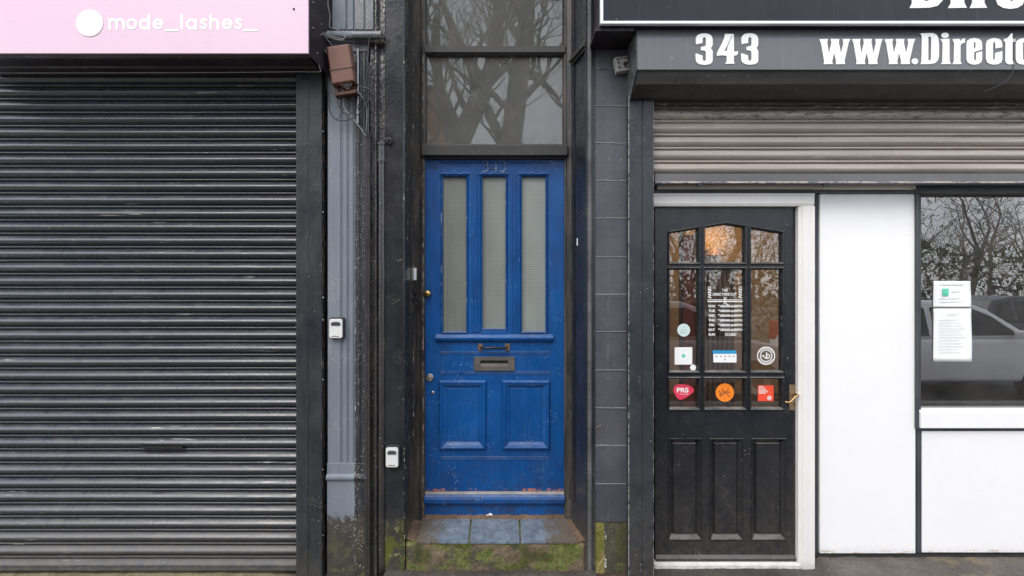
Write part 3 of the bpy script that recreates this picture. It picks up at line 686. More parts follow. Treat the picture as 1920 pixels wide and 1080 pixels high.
# ---- key safes
def keysafe(px0, py0, px1, py1, label):
    Y = -.028
    t = thing('key_safe', (X((px0+px1)/2), 0, Z(py1)), label, 'key safe', 'small wall key safes')
    def rr(x0, z0, x1, z1, r, y0, y1, n=5):
        pts = []
        for cx_, cz_, a0 in ((x1-r, z1-r, 0), (x0+r, z1-r, 90), (x0+r, z0+r, 180), (x1-r, z0+r, 270)):
            pts += [(cx_+r*math.cos(R(a0+90*k/n)), cz_+r*math.sin(R(a0+90*k/n))) for k in range(n+1)]
        return pts
    x0, x1, z0, z1 = X(px0, Y), X(px1, Y), Z(py1, Y), Z(py0, Y)
    MB().poly(rr(x0-.003, z0-.004, x1+.009, z1+.009, .014, 0, 0), -.022, .004).build('body', M['keysafe_black'], t, bev=.003)
    f = MB().poly(rr(x0, z0, x1, z1, .012, 0, 0), Y-.003, -.0225).build('front_plate', M['keysafe_white'], t, bev=.002)
    w = x1-x0; h = z1-z0
    MB().poly([(x0+.15*w, z0+.66*h), (x0+.85*w, z0+.66*h), (x0+.85*w, z0+.80*h), (x0+.68*w, z0+.85*h), (x0+.32*w, z0+.85*h), (x0+.15*w, z0+.80*h)], Y-.007, Y-.0035).build('dial_cover', plain('smoked_plastic', (.05, .06, .065), .25), f, bev=.001)
    lt = MB()
    for k in range(7): lt.box(x0+w*(.18+.09*k), x0+w*(.24+.09*k), Y-.0040, Y-.0031, z0+h*.07, z0+h*(.10+.03*(k % 2)))
    lt.build('embossed_mark', M['ink'], f)
keysafe(617.5, 598, 642, 634, 'pale key safe mounted on the blue grey pilaster')
keysafe(723.5, 839, 746.5, 876, 'pale key safe mounted low on the black pier beside the step')
# ------------------------------------------------------------------ DOORWAY
t = thing('doorway_frame', (X(925,.25), .28, .2), 'weathered dark timber frame with glazed transom lights round the blue door', 'door frame')
def jv(l): return [(X(a, y), y) for a, y in l]
MB().prof_z(jv([(758.9,.02),(759.2,.012),(764,.10),(775,.235),(783,.235),(784,.242),(787,.242),(789,.236),(792,.25),(794,.26),(797,.262),(797,.30)])+[(X(775,.3)-.01, .30), (-.655, .30), (-.655, .02)], Z(972,.24)-.02, 3.9, nz=20).build('jamb', M['jamb'], t)
MB().prof_z([(X(1058,.262), .34), (X(1058,.262), .262), (X(1061,.26), .256), (X(1063,.25), .245), (X(1067,.24), .240), (X(1071,.235), .235), (X(1074,.225), .222), (X(1074,.225), .34)], Z(972,.24)-.02, 3.9, nz=20).build('jamb', M['jamb'], t)
MB().pb(790, 271, 1064, 291, .215, .34).pb(795, 291, 1062, 297.5, .255, .34).build('transom_rail', M['rail'], t, bev=.003)
MB().pb(796, 86, 1060, 98, .25, .30).pb(796, 98, 1060, 102, .262, .3).build('transom_bar', M['rail'], t, bev=.002)
for a, b_ in ((-170, 86), (101, 271)):
    gl = MB().pb(795, a, 1060, b_, .285, .288).build('transom_pane', M['glass_old'], t)
MB().pb(780, -170, 1070, 290, .312, .318).build('paper_backing', M['film'], t)
gb = MB(); gb.frame(X(797,.26), X(1058,.26), Z(271,.26), Z(102,.26), [(0, .268), (.006, .274), (.010, .284), (.0, .30)]); gb.frame(X(797,.26), X(1058,.26), Z(86,.26), Z(-170,.26), [(0, .268), (.006, .274), (.010, .284), (0, .30)])
gb.build('glazing_bead', M['jamb'], t)
# right reveal: splayed timber lining with a mid rail
t = thing('reveal_panelling', (.41, .12, 0), 'dark splayed timber lining right of the blue door with a small white sticker', 'panelling')
xa, ya, xb_, yb = X(1074,.222)+.0006, .221, X(1101,.0), .0
def rv_q(u): return (xa+(xb_-xa)*u, ya+(yb-ya)*u)
nx_, ny_ = (yb-ya), -(xb_-xa); L_ = math.hypot(nx_, ny_); nrm = (nx_/L_, ny_/L_)
if nrm[0] > 0: nrm = (-nrm[0], -nrm[1])
def rv_box(mb, u0, u1, z0, z1, d0, d1):
    a = rv_q(u0); b_ = rv_q(u1); pts = []
    for p, d in ((a, d0), (b_, d0), (b_, d1), (a, d1)): pts.append((p[0]+nrm[0]*d, p[1]+nrm[1]*d))
    mb.prof_z(pts, z0, z1)
m_ = MB(); rv_box(m_, 0, 1, 0, 3.9, -.05, .0); m_.build('lining', M['reveal'], t)
m_ = MB(); zr = 3.10
rv_box(m_, .0, .14, 0, 3.9, .0005, .008); rv_box(m_, .86, 1, 0, 3.9, .0005, .008); rv_box(m_, .1405, .8595, .0, .35, .0005, .007)
m_.build('stile', M['reveal'], t, bev=.002)
m_ = MB(); rv_box(m_, 0, 1.02, zr, zr+.018, .0085, .030); rv_box(m_, 0, 1.01, zr+.0185, zr+.04, .0085, .020); rv_box(m_, .0, 1.0, zr-.016, zr-.0005, .0085, .016); m_.build('mid_rail', M['rail'], t, bev=.003)
m_ = MB(); rv_box(m_, .30, .36, Z(461,.16), Z(447,.16), .0006, .0016); m_.build('sticker', M['paper'], t)
MB().prof_z([(X(1101.6), .30), (X(1101.6), .0), (X(1103), -.006), (X(1108), -.006), (X(1109.5), .0), (X(1109.5), .30)], 0, 3.9, nz=30).build('corner_bead', paint('speckled_corner_paint', (.05, .052, .055), .45, (.14, .145, .15), specks=.9, lump=2, bump=.8, bs=40, mud=.8, mudz=(0, .5), streak=.8, speck_col=(.4, .4, .4)), t)
# door bell and hasp on left jamb
t = thing('door_bell', (X(775,.2), .2, Z(525,.2)), 'small white door bell push on the left door jamb', 'door bell')
MB().pb(770, 502, 780.5, 526, .213, .236).build('back_plate', M['off_white'], t, bev=.002)
MB().pb(775.5, 503.5, 780, 524.5, .207, .2125).build('push', M['paper'], t, bev=.002)
t = thing('old_lock', (X(774,.2), .2, Z(560,.2)), 'broken black iron lock remnant on the jamb below the bell', 'lock')
MB().pb(766, 540, 779, 552, .20, .236).build('lock_case', M['iron'], t, bev=.003)
MB().tube([(X(772,.2), .199, Z(552,.2)), (X(775,.2), .19, Z(560,.2)), (X(779,.2), .199, Z(562,.2)), (X(781,.2), .205, Z(555,.2))], .006, 8).build('bolt', M['iron'], t)
# ---- the blue door
YD = .28
t = thing('front_door', (X(927,YD), YD, Z(970,YD)), 'worn royal blue front door numbered 343 with three tall obscure panes', 'door')
dx = lambda p: X(p, YD); dz = lambda p: Z(p, YD)
leaf = MB()
gx = [(830.5, 874.5), (904, 948), (978, 1023)]
GT, GB = 331, 626
# leaf built round the three panes
leaf.box(dx(797.5), dx(gx[0][0]), YD, YD+.045, dz(920), dz(298.5))
leaf.box(dx(gx[2][1]), dx(1057.5), YD, YD+.045, dz(920), dz(298.5))
leaf.box(dx(gx[0][0]), dx(gx[2][1]), YD, YD+.045, dz(GT), dz(298.5))
leaf.box(dx(gx[0][0]), dx(gx[2][1]), YD, YD+.045, dz(920), dz(GB))
for a, b_ in ((gx[0][1], gx[1][0]), (gx[1][1], gx[2][0])): leaf.box(dx(a), dx(b_), YD, YD+.045, dz(GB), dz(GT))
lf = leaf.build('leaf', M['blue'], t)
# visible joint between stiles and rails
mj = MB()
for a in (826.5, 1031): mj.box(dx(a)-.0008, dx(a)+.0008, YD-.0006, YD+.001, dz(916), dz(300))
mj.build('stile_joint', plain('dark_blue_joint', (.004, .02, .08), .6), lf)
# mouldings
dj = MB()
for a, b_ in ((884, 887.5), (889.5, 893), (895, 897)): dj.prof_z([(dx(a), YD), (dx(a)+.002, YD-.006), (dx(b_)-.002, YD-.006), (dx(b_), YD)], dz(GB-2), dz(GT-5))
for a, b_ in ((957, 960.5), (962.5, 966), (968, 970.5)): dj.prof_z([(dx(a), YD), (dx(a)+.002, YD-.006), (dx(b_)-.002, YD-.006), (dx(b_), YD)], dz(GB-2), dz(GT-5))
dj.build('muntin_reeding', M['blue'], t)
for i, (a, b_) in enumerate(gx):
    x0, x1, z0, z1 = dx(a), dx(b_), dz(GB if i != 1 else 620), dz(GT)
    mo = MB(); mo.frame(x0-.015, x1+.015, z0-.001, z1+.014, [(0, YD+.001), (.0015, YD-.006), (.006, YD-.010), (.009, YD-.006), (.011, YD-.012), (.014, YD-.010), (.0165, YD+.004), (.017, YD+.02)])
    mo.build('pane_moulding', M['blue'], t)
    # scalloped head
    n = 40; w = x1-x0+.040; sc_ = []
    for k in range(n+1):
        u = k/n; sc_.append((x0-.020+w*u, z1+.022+.0055*math.cos(2*math.pi*u*3)*(-1)*(1)+.005*math.exp(-((u-.5)/.13)**2)))
    ol = sc_+[(x1+.020, z1+.010), (x0-.020, z1+.010)]
    MB().poly(ol, YD-.016, YD+.001).build('scalloped_head', M['blue'], t, bev=.003)
    MB().box(x0-.002, x1+.002, YD+.014, YD+.018, z0-.002, z1+.002).build('glass_pane', M['obscure'], t)
MB().box(dx(gx[1][0]-3), dx(gx[1][1]+3), YD-.010, YD+.0, dz(629), dz(620)).build('middle_pane_sill', M['blue'], t, bev=.002)
# ledge moulding under the panes
x0, x1 = dx(817), dx(1037)
MB().prof_x([(YD, dz(641)), (YD-.012, dz(640.5)), (YD-.026, dz(637)), (YD-.030, dz(633)), (YD-.026, dz(630.5)), (YD-.012, dz(629)), (YD-.010, dz(627)), (YD, dz(626.5))], x0, x1).build('ledge_moulding', M['blue'], t, bev=.003, seg=3)
# reeded lines
for (a, b_) in ((302.5, 307.5), (658.5, 664.5), (696, 702.5), (855.5, 862.5)):
    rl = MB(); h = dz(a)-dz(b_)
    for k in range(3):
        zt_ = dz(a)-h*k/3; zb_ = zt_-h/3*.62
        rl.prof_x([(YD, zb_), (YD-.0035, zb_+.0008), (YD-.0035, zt_-.002), (YD, zt_)], dx(826), dx(1030))
    rl.build('reeded_strip', M['blue'], t)
# lower raised panels
for a, b_ in ((823.5, 912), (941.5, 1031)):
    pm = MB(); pm.frame(dx(a), dx(b_), dz(842.5), dz(713), [(0, YD+.001), (.003, YD-.012), (.008, YD-.020), (.015, YD-.021), (.020, YD-.019), (.024, YD-.013), (.027, YD-.014), (.050, YD-.001), (.052, YD-.004), (.057, YD-.004)], cap=True)
    pm.build('raised_panel', M['blue'], t)
# numbers
def three(cx_): return [(cx_+a, b) for a, b in ((-6,304.5),(-2,302),(3,302.5),(5.5,306),(4,309.5),(0,311.5),(4,312.5),(6.5,316),(4.5,320.5),(0,322),(-5,320.5))]
nm = MB()
for pts in (three(909.5), three(941.5), [(930,321),(930,303),(919.5,316),(933,316)]):
    q = [(dx(a), YD-.006, dz(b_)) for a, b_ in pts]; nm.tube(q, .0019, 8)
nm.build('house_number', plain('pewter_numerals', (.42, .43, .40), .3, .9), t, smooth=False)
# pull handle
hd = MB()
for a in (896, 947): hd.pb(a, 644.5, a+9, 657.5, YD-.006, YD)
h_ = hd.build('pull_handle', M['rust_steel'], t, bev=.002)
MB().tube([(dx(901), YD-.004, dz(651)), (dx(904), YD-.028, dz(652)), (dx(910), YD-.04, dz(651.5)), (dx(926), YD-.044, dz(650.5)), (dx(942), YD-.04, dz(651.5)), (dx(948), YD-.028, dz(652)), (dx(951), YD-.004, dz(651))], [.006,.006,.0075,.0095,.0075,.006,.006], 10).build('grip', M['iron'], h_, smooth=True)
# letterbox
lb = MB(); YL = YD-.010
xa_, xb2, za_, zb2 = X(888.5,YL), X(965,YL), Z(695.5,YL), Z(669,YL); xs0, xs1, zs0, zs1 = X(900.5,YL), X(952.5,YL), Z(687,YL), Z(676,YL)
lb.add([(xa_,YL,za_),(xb2,YL,za_),(xb2,YL,zb2),(xa_,YL,zb2),(xs0,YL,zs0),(xs1,YL,zs0),(xs1,YL,zs1),(xs0,YL,zs1),(xs0,YL+.0085,zs0),(xs1,YL+.0085,zs0),(xs1,YL+.0085,zs1),(xs0,YL+.0085,zs1),
        (xa_,YL+.0095,za_),(xb2,YL+.0095,za_),(xb2,YL+.0095,zb2),(xa_,YL+.0095,zb2)],
       [(0,1,5,4),(1,2,6,5),(2,3,7,6),(3,0,4,7),(4,5,9,8),(5,6,10,9),(6,7,11,10),(7,4,8,11),(0,12,13,1),(1,13,14,2),(2,14,15,3),(3,15,12,0)])
lbo = lb.build('letterbox', M['bronze'], t, bev=.001)
MB().add([(xs0, YL+.0084, zs1), (xs1, YL+.0084, zs1), (xs1, YL+.0084, zs0), (xs0, YL+.0084, zs0)], [(0,1,2,3)]).build('slot', M['void'], lbo, fix=False)
MB().add([(xs0+.001, YL+.007, (zs0+zs1)/2-.001), (xs1-.001, YL+.007, (zs0+zs1)/2-.001), (xs1-.001, YL+.001, zs0+.001), (xs0+.001, YL+.001, zs0+.001), (xs0+.001, YL+.008, zs0+.001), (xs1-.001, YL+.008, zs0+.001)], [(0,1,2,3),(3,2,5,4)]).build('flap', plain('letterbox_flap', (.10, .085, .08), .5, .4), lbo)
MB().lathe_y(dx(803), dz(550.5), [(.020, YD), (.020, YD-.006), (.012, YD-.010), (.010, YD-.018), (.019, YD-.024), (.022, YD-.032), (.018, YD-.040), (.006, YD-.043)], 24).build('door_knob', M['brass'], t, smooth=True)
MB().lathe_y(dx(806.5), dz(587), [(.004, YD+.001), (.004, YD-.001)], 12).lathe_y(dx(806.5), dz(589.5), [(.0026, YD+.001), (.0026, YD-.0009)], 8).build('keyhole', M['void'], t)
MB().lathe_y(dx(806), dz(708), [(.026, YD), (.026, YD-.006), (.022, YD-.011), (.010, YD-.012), (.009, YD-.015)], 24).box(dx(806)-.0015, dx(806)+.0015, YD-.016, YD-.0145, dz(711), dz(705)).build('cylinder_lock', M['steel'], t, smooth=False, bev=.001)
MB().lathe_y(dx(811.5), dz(736), [(.012, YD), (.011, YD-.005), (.005, YD-.007)], 16).build('escutcheon', M['steel'], t, bev=.001)
MB().pb(812, 311.5, 818, 318, YD-.0006, YD).build('screw_plug', plain('filler_dark', (.02, .03, .08), .6), t)
# foot of the door
MB().box(dx(797.5), dx(1057), YD-.012, YD+.01, dz(925.5), dz(921.5)).build('weather_strip', plain('aluminium_strip', (.62, .6, .58), .4, .5, bump=.2), t)
MB().prof_x([(YD, dz(945)), (YD-.020, dz(944)), (YD-.032, dz(940)), (YD-.033, dz(933)), (YD-.026, dz(928)), (YD-.010, dz(926)), (YD, dz(926))], dx(797), dx(1058)).build('weather_bar', M['blue'], t, bev=.002)
MB().box(dx(795), dx(1060), YD-.003, YD+.04, dz(974), dz(945.3)).build('sill_board', M['blue'], t, bev=.002)
pc = MB()
for px_, py_, w_x, w_z in ((915, 967, 5, 3), (919, 965.5, 4, 4), (893, 970, 4, 2), (870, 970.5, 5, 1.6), (966, 970, 3, 2), (832, 944.5, 6, 2)):
    a = dx(px_); b_ = dz(py_); pc.rings([[(a+math.cos(k*.9)*w_x*.0034*s*(1+.25*math.sin(k*5+px_)), y, b_+math.sin(k*.9)*w_z*.0034*s) for k in range(7)] for s, y in ((1, YD-.0028), (.8, YD-.007))])
pc.build('plaster_chips', M['paper'], t)
# ---- step
t = thing('doorstep', (X(925), .14, 0), 'mossy stone doorstep topped with three dark slate tiles', 'doorstep')
zf, zk = Z(1017, .012), Z(972, .27)
# body as a noisy block
nx = 80; nz = 14; vs_ = []; fs = []
xl, xr = X(760.5, .012), X(1098, .012)
for j in range(nz+1):
    for i in range(nx+1):
        x = xl+(xr-xl)*i/nx; z = -.05+(zf+.05)*j/nz
        d = mn.noise(Vector((x*14, z*14, 4)))*.006+mn.noise(Vector((x*45, z*45, 2)))*.003
        e = .0 if 0 < i < nx else .01
        vs_.append((x, .010+d+(.012 if j == nz else 0)+e, z))
for j in range(nz):
    for i in range(nx): a = j*(nx+1)+i; fs.append((a, a+1, a+nx+2, a+nx+1))
b0 = len(vs_)
for i in range(nx+1): vs_.append((xl+(xr-xl)*i/nx, .33, zk-.002))
for i in range(nx): a = nz*(nx+1)+i; fs.append((a, a+1, b0+i+1, b0+i))
MB().add(vs_, fs).build('stone_block', M['riser'], t, smooth=False, fix=False)
tw = [(781, 877.5, 792, 881.6), (881, 974, 885.2, 972.2), (977.5, 1083, 975.8, 1063)]
def slope(y): return zf+(zk-zf)*(y-.012)/(.27-.012)
for a, b_, c_, d_ in tw:
    y0, y1 = .006, .255
    P = [(X(a, y0), y0), (X(b_, y0), y0), (X(d_, y1), y1), (X(c_, y1), y1)]
    vs_ = []; n = 16
    for j in range(n+1):
        for i in range(n+1):
            u, v = i/n, j/n
            x = (P[0][0]*(1-u)+P[1][0]*u)*(1-v)+(P[3][0]*(1-u)+P[2][0]*u)*v; y = P[0][1]*(1-v)+P[3][1]*v
            vs_.append((x, y, slope(y)+.006+mn.noise(Vector((x*20, y*20, a)))*.0016+mn.noise(Vector((x*60, y*60, a)))*.0008))
    m_ = MB().add(vs_, [(j*(n+1)+i, j*(n+1)+i+1, (j+1)*(n+1)+i+1, (j+1)*(n+1)+i) for j in range(n) for i in range(n)])
    q = len(m_.v); edge = [i for i in range(n+1)]+[j*(n+1)+n for j in range(1, n+1)]+[n*(n+1)+i for i in range(n-1, -1, -1)]+[j*(n+1) for j in range(n-1, 0, -1)]
    m_.v += [(m_.v[i][0], m_.v[i][1], m_.v[i][2]-.010) for i in edge]
    for k in range(len(edge)): k2 = (k+1) % len(edge); m_.f.append((edge[k], q+k, q+k2, edge[k2]))
    m_.build('slate_tile', M['slate'], t, smooth=False)
# dirt and litter in the corners
db = MB()
def crumb(x, y, z, s):
    o = [Vector((random.gauss(0, 1), random.gauss(0, 1), random.gauss(0, .6))).normalized()*s*random.uniform(.6, 1.2) for _ in range(4)]
    db.add([(x+p.x, y+p.y, z+abs(p.z)*.7) for p in o], [(0,1,2),(0,2,3),(0,3,1),(1,3,2)])
for _ in range(1500):
    r0 = random.random()
    if r0 < .5: x = random.uniform(X(780,.26), X(1070,.26)); y = .278-abs(random.gauss(0, .012))-(.04*max(0, abs(x-X(925,.25))-.33)/.12 if abs(x-X(925,.25)) > .33 else 0)*random.random()*3
    elif r0 < .72: y = random.uniform(.03, .27); x = X(772, y)+abs(random.gauss(0, .035))
    else: y = random.uniform(.03, .27); x = min(.36+.10*(1-y/.25), .45)-abs(random.gauss(0, .03))
    crumb(x, y, slope(y)+.004, random.uniform(.002, .006))
for _ in range(900):
    x = random.uniform(X(765), X(1095)); crumb(x, random.uniform(-.03, .008), .03+random.random()*.022*random.random(), random.uniform(.002, .007))
for _ in range(250):
    x = random.uniform(X(1112), X(1172)); crumb(x, random.uniform(-.02, .015), .0+random.random()*.02, random.uniform(.002, .006))
tag(db.build('litter', M['debris'], fix=False), 'brown crumbs and leaf litter gathered in the corners of the doorstep', 'litter', kind='stuff')
# filler banks of dirt
fb = MB()
def bank(path, w, h):
    n = len(path); vs_ = []
    for i, (x, y, z, dx_, dy_) in enumerate(path):
        for k in range(7):
            u = k/6; hh = h*math.sin(math.pi*min(1, .5+u*.5))*(1+.5*mn.noise(Vector((x*30, y*30, k))))
            ww = w*(1+.45*mn.noise(Vector((x*14, y*14, 7))))
            vs_.append((x+dx_*ww*u, y+dy_*ww*u, z+hh*(1-u)-.001*(u > .9)))
    fb.add(vs_, [(i*7+k, i*7+k+1, (i+1)*7+k+1, (i+1)*7+k) for i in range(n-1) for k in range(6)])
bank([(X(776+i*5.1,.277), .277, slope(.277)+.003, 0, -1) for i in range(58)], .030, .016)
bank([(X(775,.27)+.002, .28-i*.01, slope(.28-i*.01)+.003, 1, 0) for i in range(27)], .055, .014)
bank([(.372+.075*(i/26), .27-i*.01, slope(.27-i*.01)+.003, -1, 0) for i in range(27)], .06, .014)
tag(fb.build('dirt', M['debris'], fix=False, smooth=True), 'packed brown dirt edging the doorstep tiles and its foot', 'dirt', kind='stuff')
M['mossgreen'] = plain('bright_moss', (.10, .125, .02), .95, var=.6)
ms = MB()
def tuft(x, y, z, s):
    o = [Vector((random.gauss(0, 1), -abs(random.gauss(0, .8)), random.gauss(0, 1))).normalized()*s*random.uniform(.5, 1.2) for _ in range(4)]
    ms.add([(x+p.x, y+p.y, z+p.z) for p in o], [(0,1,2),(0,2,3),(0,3,1),(1,3,2)])
n_ = 0
while n_ < 3600:
    x = random.uniform(X(775), X(1085)); z = random.uniform(.04, zf)
    if mn.noise(Vector((x*6.5, z*9, 3.3)))+.35*(z/zf-.6) > .16: tuft(x, .008, z, random.uniform(.0015, .0045)); n_ += 1
n_ = 0
while n_ < 900:
    x = random.uniform(X(1111,.02), X(1175,.02)); z = random.uniform(.0, Z(985,.02))
    if mn.noise(Vector((x*11, z*8, 7.3))) > .12: tuft(x, .022, z, random.uniform(.0015, .004)); n_ += 1
n_ = 0
while n_ < 900:
    x = X(757)-abs(random.gauss(0, .018)); z = random.uniform(.0, .33)
    if mn.noise(Vector((x*11, z*7, 1.3))) > .0: tuft(x, -.001, z, random.uniform(.0015, .004)); n_ += 1
tag(ms.build('moss', M['mossgreen'], fix=False), 'green moss tufts growing on the doorstep riser and the pier feet', 'moss', kind='stuff')
# ------------------------------------------------------------------ block pier
t = thing('block_pier', (X(1142), .1, 0), 'grey painted blockwork pier between the blue doorway and the barber shutter', 'pier')
js = [-84, -13, 57.5, 128.5, 199, 268.5, 338.5, 409, 482, 552, 622, 694, 765, 835, 907, 979]
YB = .02; jitter = .0025
bl = MB()
for i in range(len(js)-1):
    z1_, z0_ = Z(js[i], YB)-.0015, Z(js[i+1], YB)+.0015
    o = random.uniform(-.002, .002)
    bl.box(X(1110, YB), X(1176.5, YB), YB+o, .2, z0_, z1_)
bl.build('block_course', M['blocks'], t, bev=.003)
MM = paint('pale_painted_mortar', (.13, .135, .15), .5, (.24, .24, .26), bump=.6)
for j in js[1:-1]:
    n = 24; pts = [(X(1110.5, YB)+(X(1176, YB)-X(1110.5, YB))*k/n, YB-.0005+mn.noise(Vector((k*.6, j, 0)))*.0015, Z(j, YB)+mn.noise(Vector((k*.4, j*3, 5)))*.003) for k in range(n+1)]
    MB().tube(pts, [.0034*(1+.35*mn.noise(Vector((k*.9, j, 9)))) for k in range(n+1)], 6).build('mortar_joint', MM, t, smooth=True)
MB().box(X(1110, YB), X(1176.5, YB), YB+.004, .2, 0, Z(979.5, YB)).build('plinth', M['pier_base'], t, bev=.004)
tw_ = MB().tube([(X(1120,-.01), -.012, .03), (X(1122,-.01), -.01, .07), (X(1134,-.01), -.004, .12)], .002, 5)
tag(tw_.build('twig', plain('dead_stem', (.35, .25, .15), .8)), 'short dead plant stem at the foot of the blockwork pier', 'twig')
cr_ = cable('cable', [(1116,804),(1121,800),(1127,797),(1124,803)], .0014, plain('rust_wire', (.3, .15, .1), .7), 'scrap of rusty wire stuck to the blockwork pier', .012)
# small white broken box
t = thing('junction_box', (X(1165), 0, Z(135)), 'small broken off white junction box high on the blockwork pier', 'junction box')
c2 = (X(1167, -.03), Z(119, -.03)); k2 = (CD-.03)/F
rot(MB().box(c2[0]-13*k2, c2[0]+12*k2, -.03, .02, c2[1]-13.5*k2, c2[1]+13.5*k2), c2, R(10)).build('body', M['off_white'], t, bev=.003)
m_ = MB()
for a, b_, w, h in ((-10, 8, 5, 3), (-2, 9, 3, 5), (5, 7, 6, 4), (-9, 0, 4, 5), (-10, -8, 5, 4), (2, -9, 8, 3), (8, -2, 3, 5)): rot(m_, c2, 0); m_.box(c2[0]+a*k2, c2[0]+(a+w)*k2, -.036, -.031, c2[1]+b_*k2, c2[1]+(b_+h)*k2)
rot(m_, c2, R(10)).build('broken_clips', plain('grey_clip', (.16, .16, .15), .6), t, bev=.001)
MB().lathe_y(c2[0]+5*k2, c2[1]-1*k2, [(.012, -.0305), (.012, -.036), (.006, -.0365)], 14).build('cable_gland', M['iron'], t)
# ------------------------------------------------------------------ RIGHT SHOP
G2 = -.03
t = thing('roller_shutter', (X(1560), 0, Z(345)), 'partly raised greige roller shutter above the barber shop door and window', 'shutter')
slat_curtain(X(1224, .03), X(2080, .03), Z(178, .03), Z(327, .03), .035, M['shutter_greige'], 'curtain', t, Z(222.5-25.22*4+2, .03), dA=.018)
MB().prof_x([(.055, Z(326, 0)), (.004, Z(325.5, 0)), (0, Z(327, 0)), (0, Z(340, 0)), (-.006, Z(341, 0)), (-.006, Z(344, 0)), (.055, Z(344, 0))], X(1228, 0), X(2080, 0)).build('bottom_rail', M['rail_grey'], t, bev=.0015)
for a in (1311, 1546): MB().poly([(X(a-6,.01), Z(345.2,.01)), (X(a+7,.01), Z(345.2,.01)), (X(a+2,.01), Z(350,.01)), (X(a-2,.01), Z(349,.01))], -.002, .02).build('bottom_catch', M['iron'], t)
MB().prof_z([(X(1178, G2), G2), (X(1203, G2), G2), (X(1204, G2), G2+.005), (X(1205.5, G2), G2+.005), (X(1206.5, G2), G2), (X(1226, G2), G2), (X(1226, G2), .11), (X(1178, G2), .11)], 0, Z(178, G2), nz=10).build('guide_rail', M['guide2'], t, bev=.002)
# shutter housing with the address
t = thing('shutter_box', (X(1560,-.2), -.1, Z(185)), 'grey shutter box over the barber shop lettered 343 and www.Directo', 'sign')
H = -.2
zt1, zt2, zb1 = Z(51, H+.025), Z(71.5, H), Z(130.5, H)
P_ = [(.08, Z(46, .0)), (H+.03, zt1), (H, zt2), (H, zb1), (H+.012, zb1-.010), (H+.035, Z(158, H+.035)), (-.06, Z(184, -.06)), (.012, Z(184, -.06)), (.012, Z(178, -.06)+.01), (.08, Z(178, -.06)+.01)]
x0 = X(1195, H); x1 = X(2080, H)
fr_ = MB(); fr_.prof_x(P_[:4]+[(.08, zb1)], x0, x1); fo = fr_.build('front_casing', M['box_grey'], t, bev=.0012)
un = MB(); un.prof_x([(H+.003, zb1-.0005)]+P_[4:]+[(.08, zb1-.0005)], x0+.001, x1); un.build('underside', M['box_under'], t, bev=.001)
ec = MB(); ec.prof_x([(.08, Z(46, 0)+.004), (H+.03, zt1+.003), (H-.002, zt2+.001), (H-.002, zb1-.004), (H+.01, zb1-.016), (-.055, Z(186, -.06)), (.015, Z(186, -.06)), (.015, Z(178, -.06)), (.08, Z(178, -.06))], x0-.006, x0-.0005); ec.build('end_plate', M['guide2'], t, bev=.001)
gw = H-.0022
def off(l, ox, oy, s): return [(ox+a/s, oy+b_/s) for a, b_ in l]
three_ = [(300,400),(295,330),(297,250),(320,205),(370,170),(430,156),(490,153),(560,160),(620,185),(655,225),(672,275),(674,400),(664,440),(632,488),(660,520),(674,560),(674,760),(660,805),(620,838),(560,856),(480,862),(400,852),(335,825),(302,785),(293,735),(290,600),(445,655),(447,735),(460,765),(485,775),(508,765),(522,735),(522,590),(515,560),(495,543),(410,535),(410,460),(475,447),(508,435),(522,410),(522,280),(515,252),(490,238),(462,246),(448,275),(445,370)]
four_ = [(945,165),(1140,165),(1150,195),(1152,560),(1195,562),(1240,550),(1242,590),(1225,635),(1190,652),(1150,656),(1148,780),(1170,835),(950,840),(985,790),(992,656),(860,646),(765,662),(770,600),(800,530),(880,380),(925,270),(945,200)]
four_h = [(1125,192),(1060,330),(1010,460),(992,548),(935,548),(965,495),(1010,400),(1100,210)]
LP = [off(three_, 1280, 50, 12), off(three_, 1280+1025/12, 50-.3, 12), off(four_, 1280, 50, 12), off(four_h, 1280, 50, 12)]
glyphs('address_number', LP, gw, M['white_letter'], t)
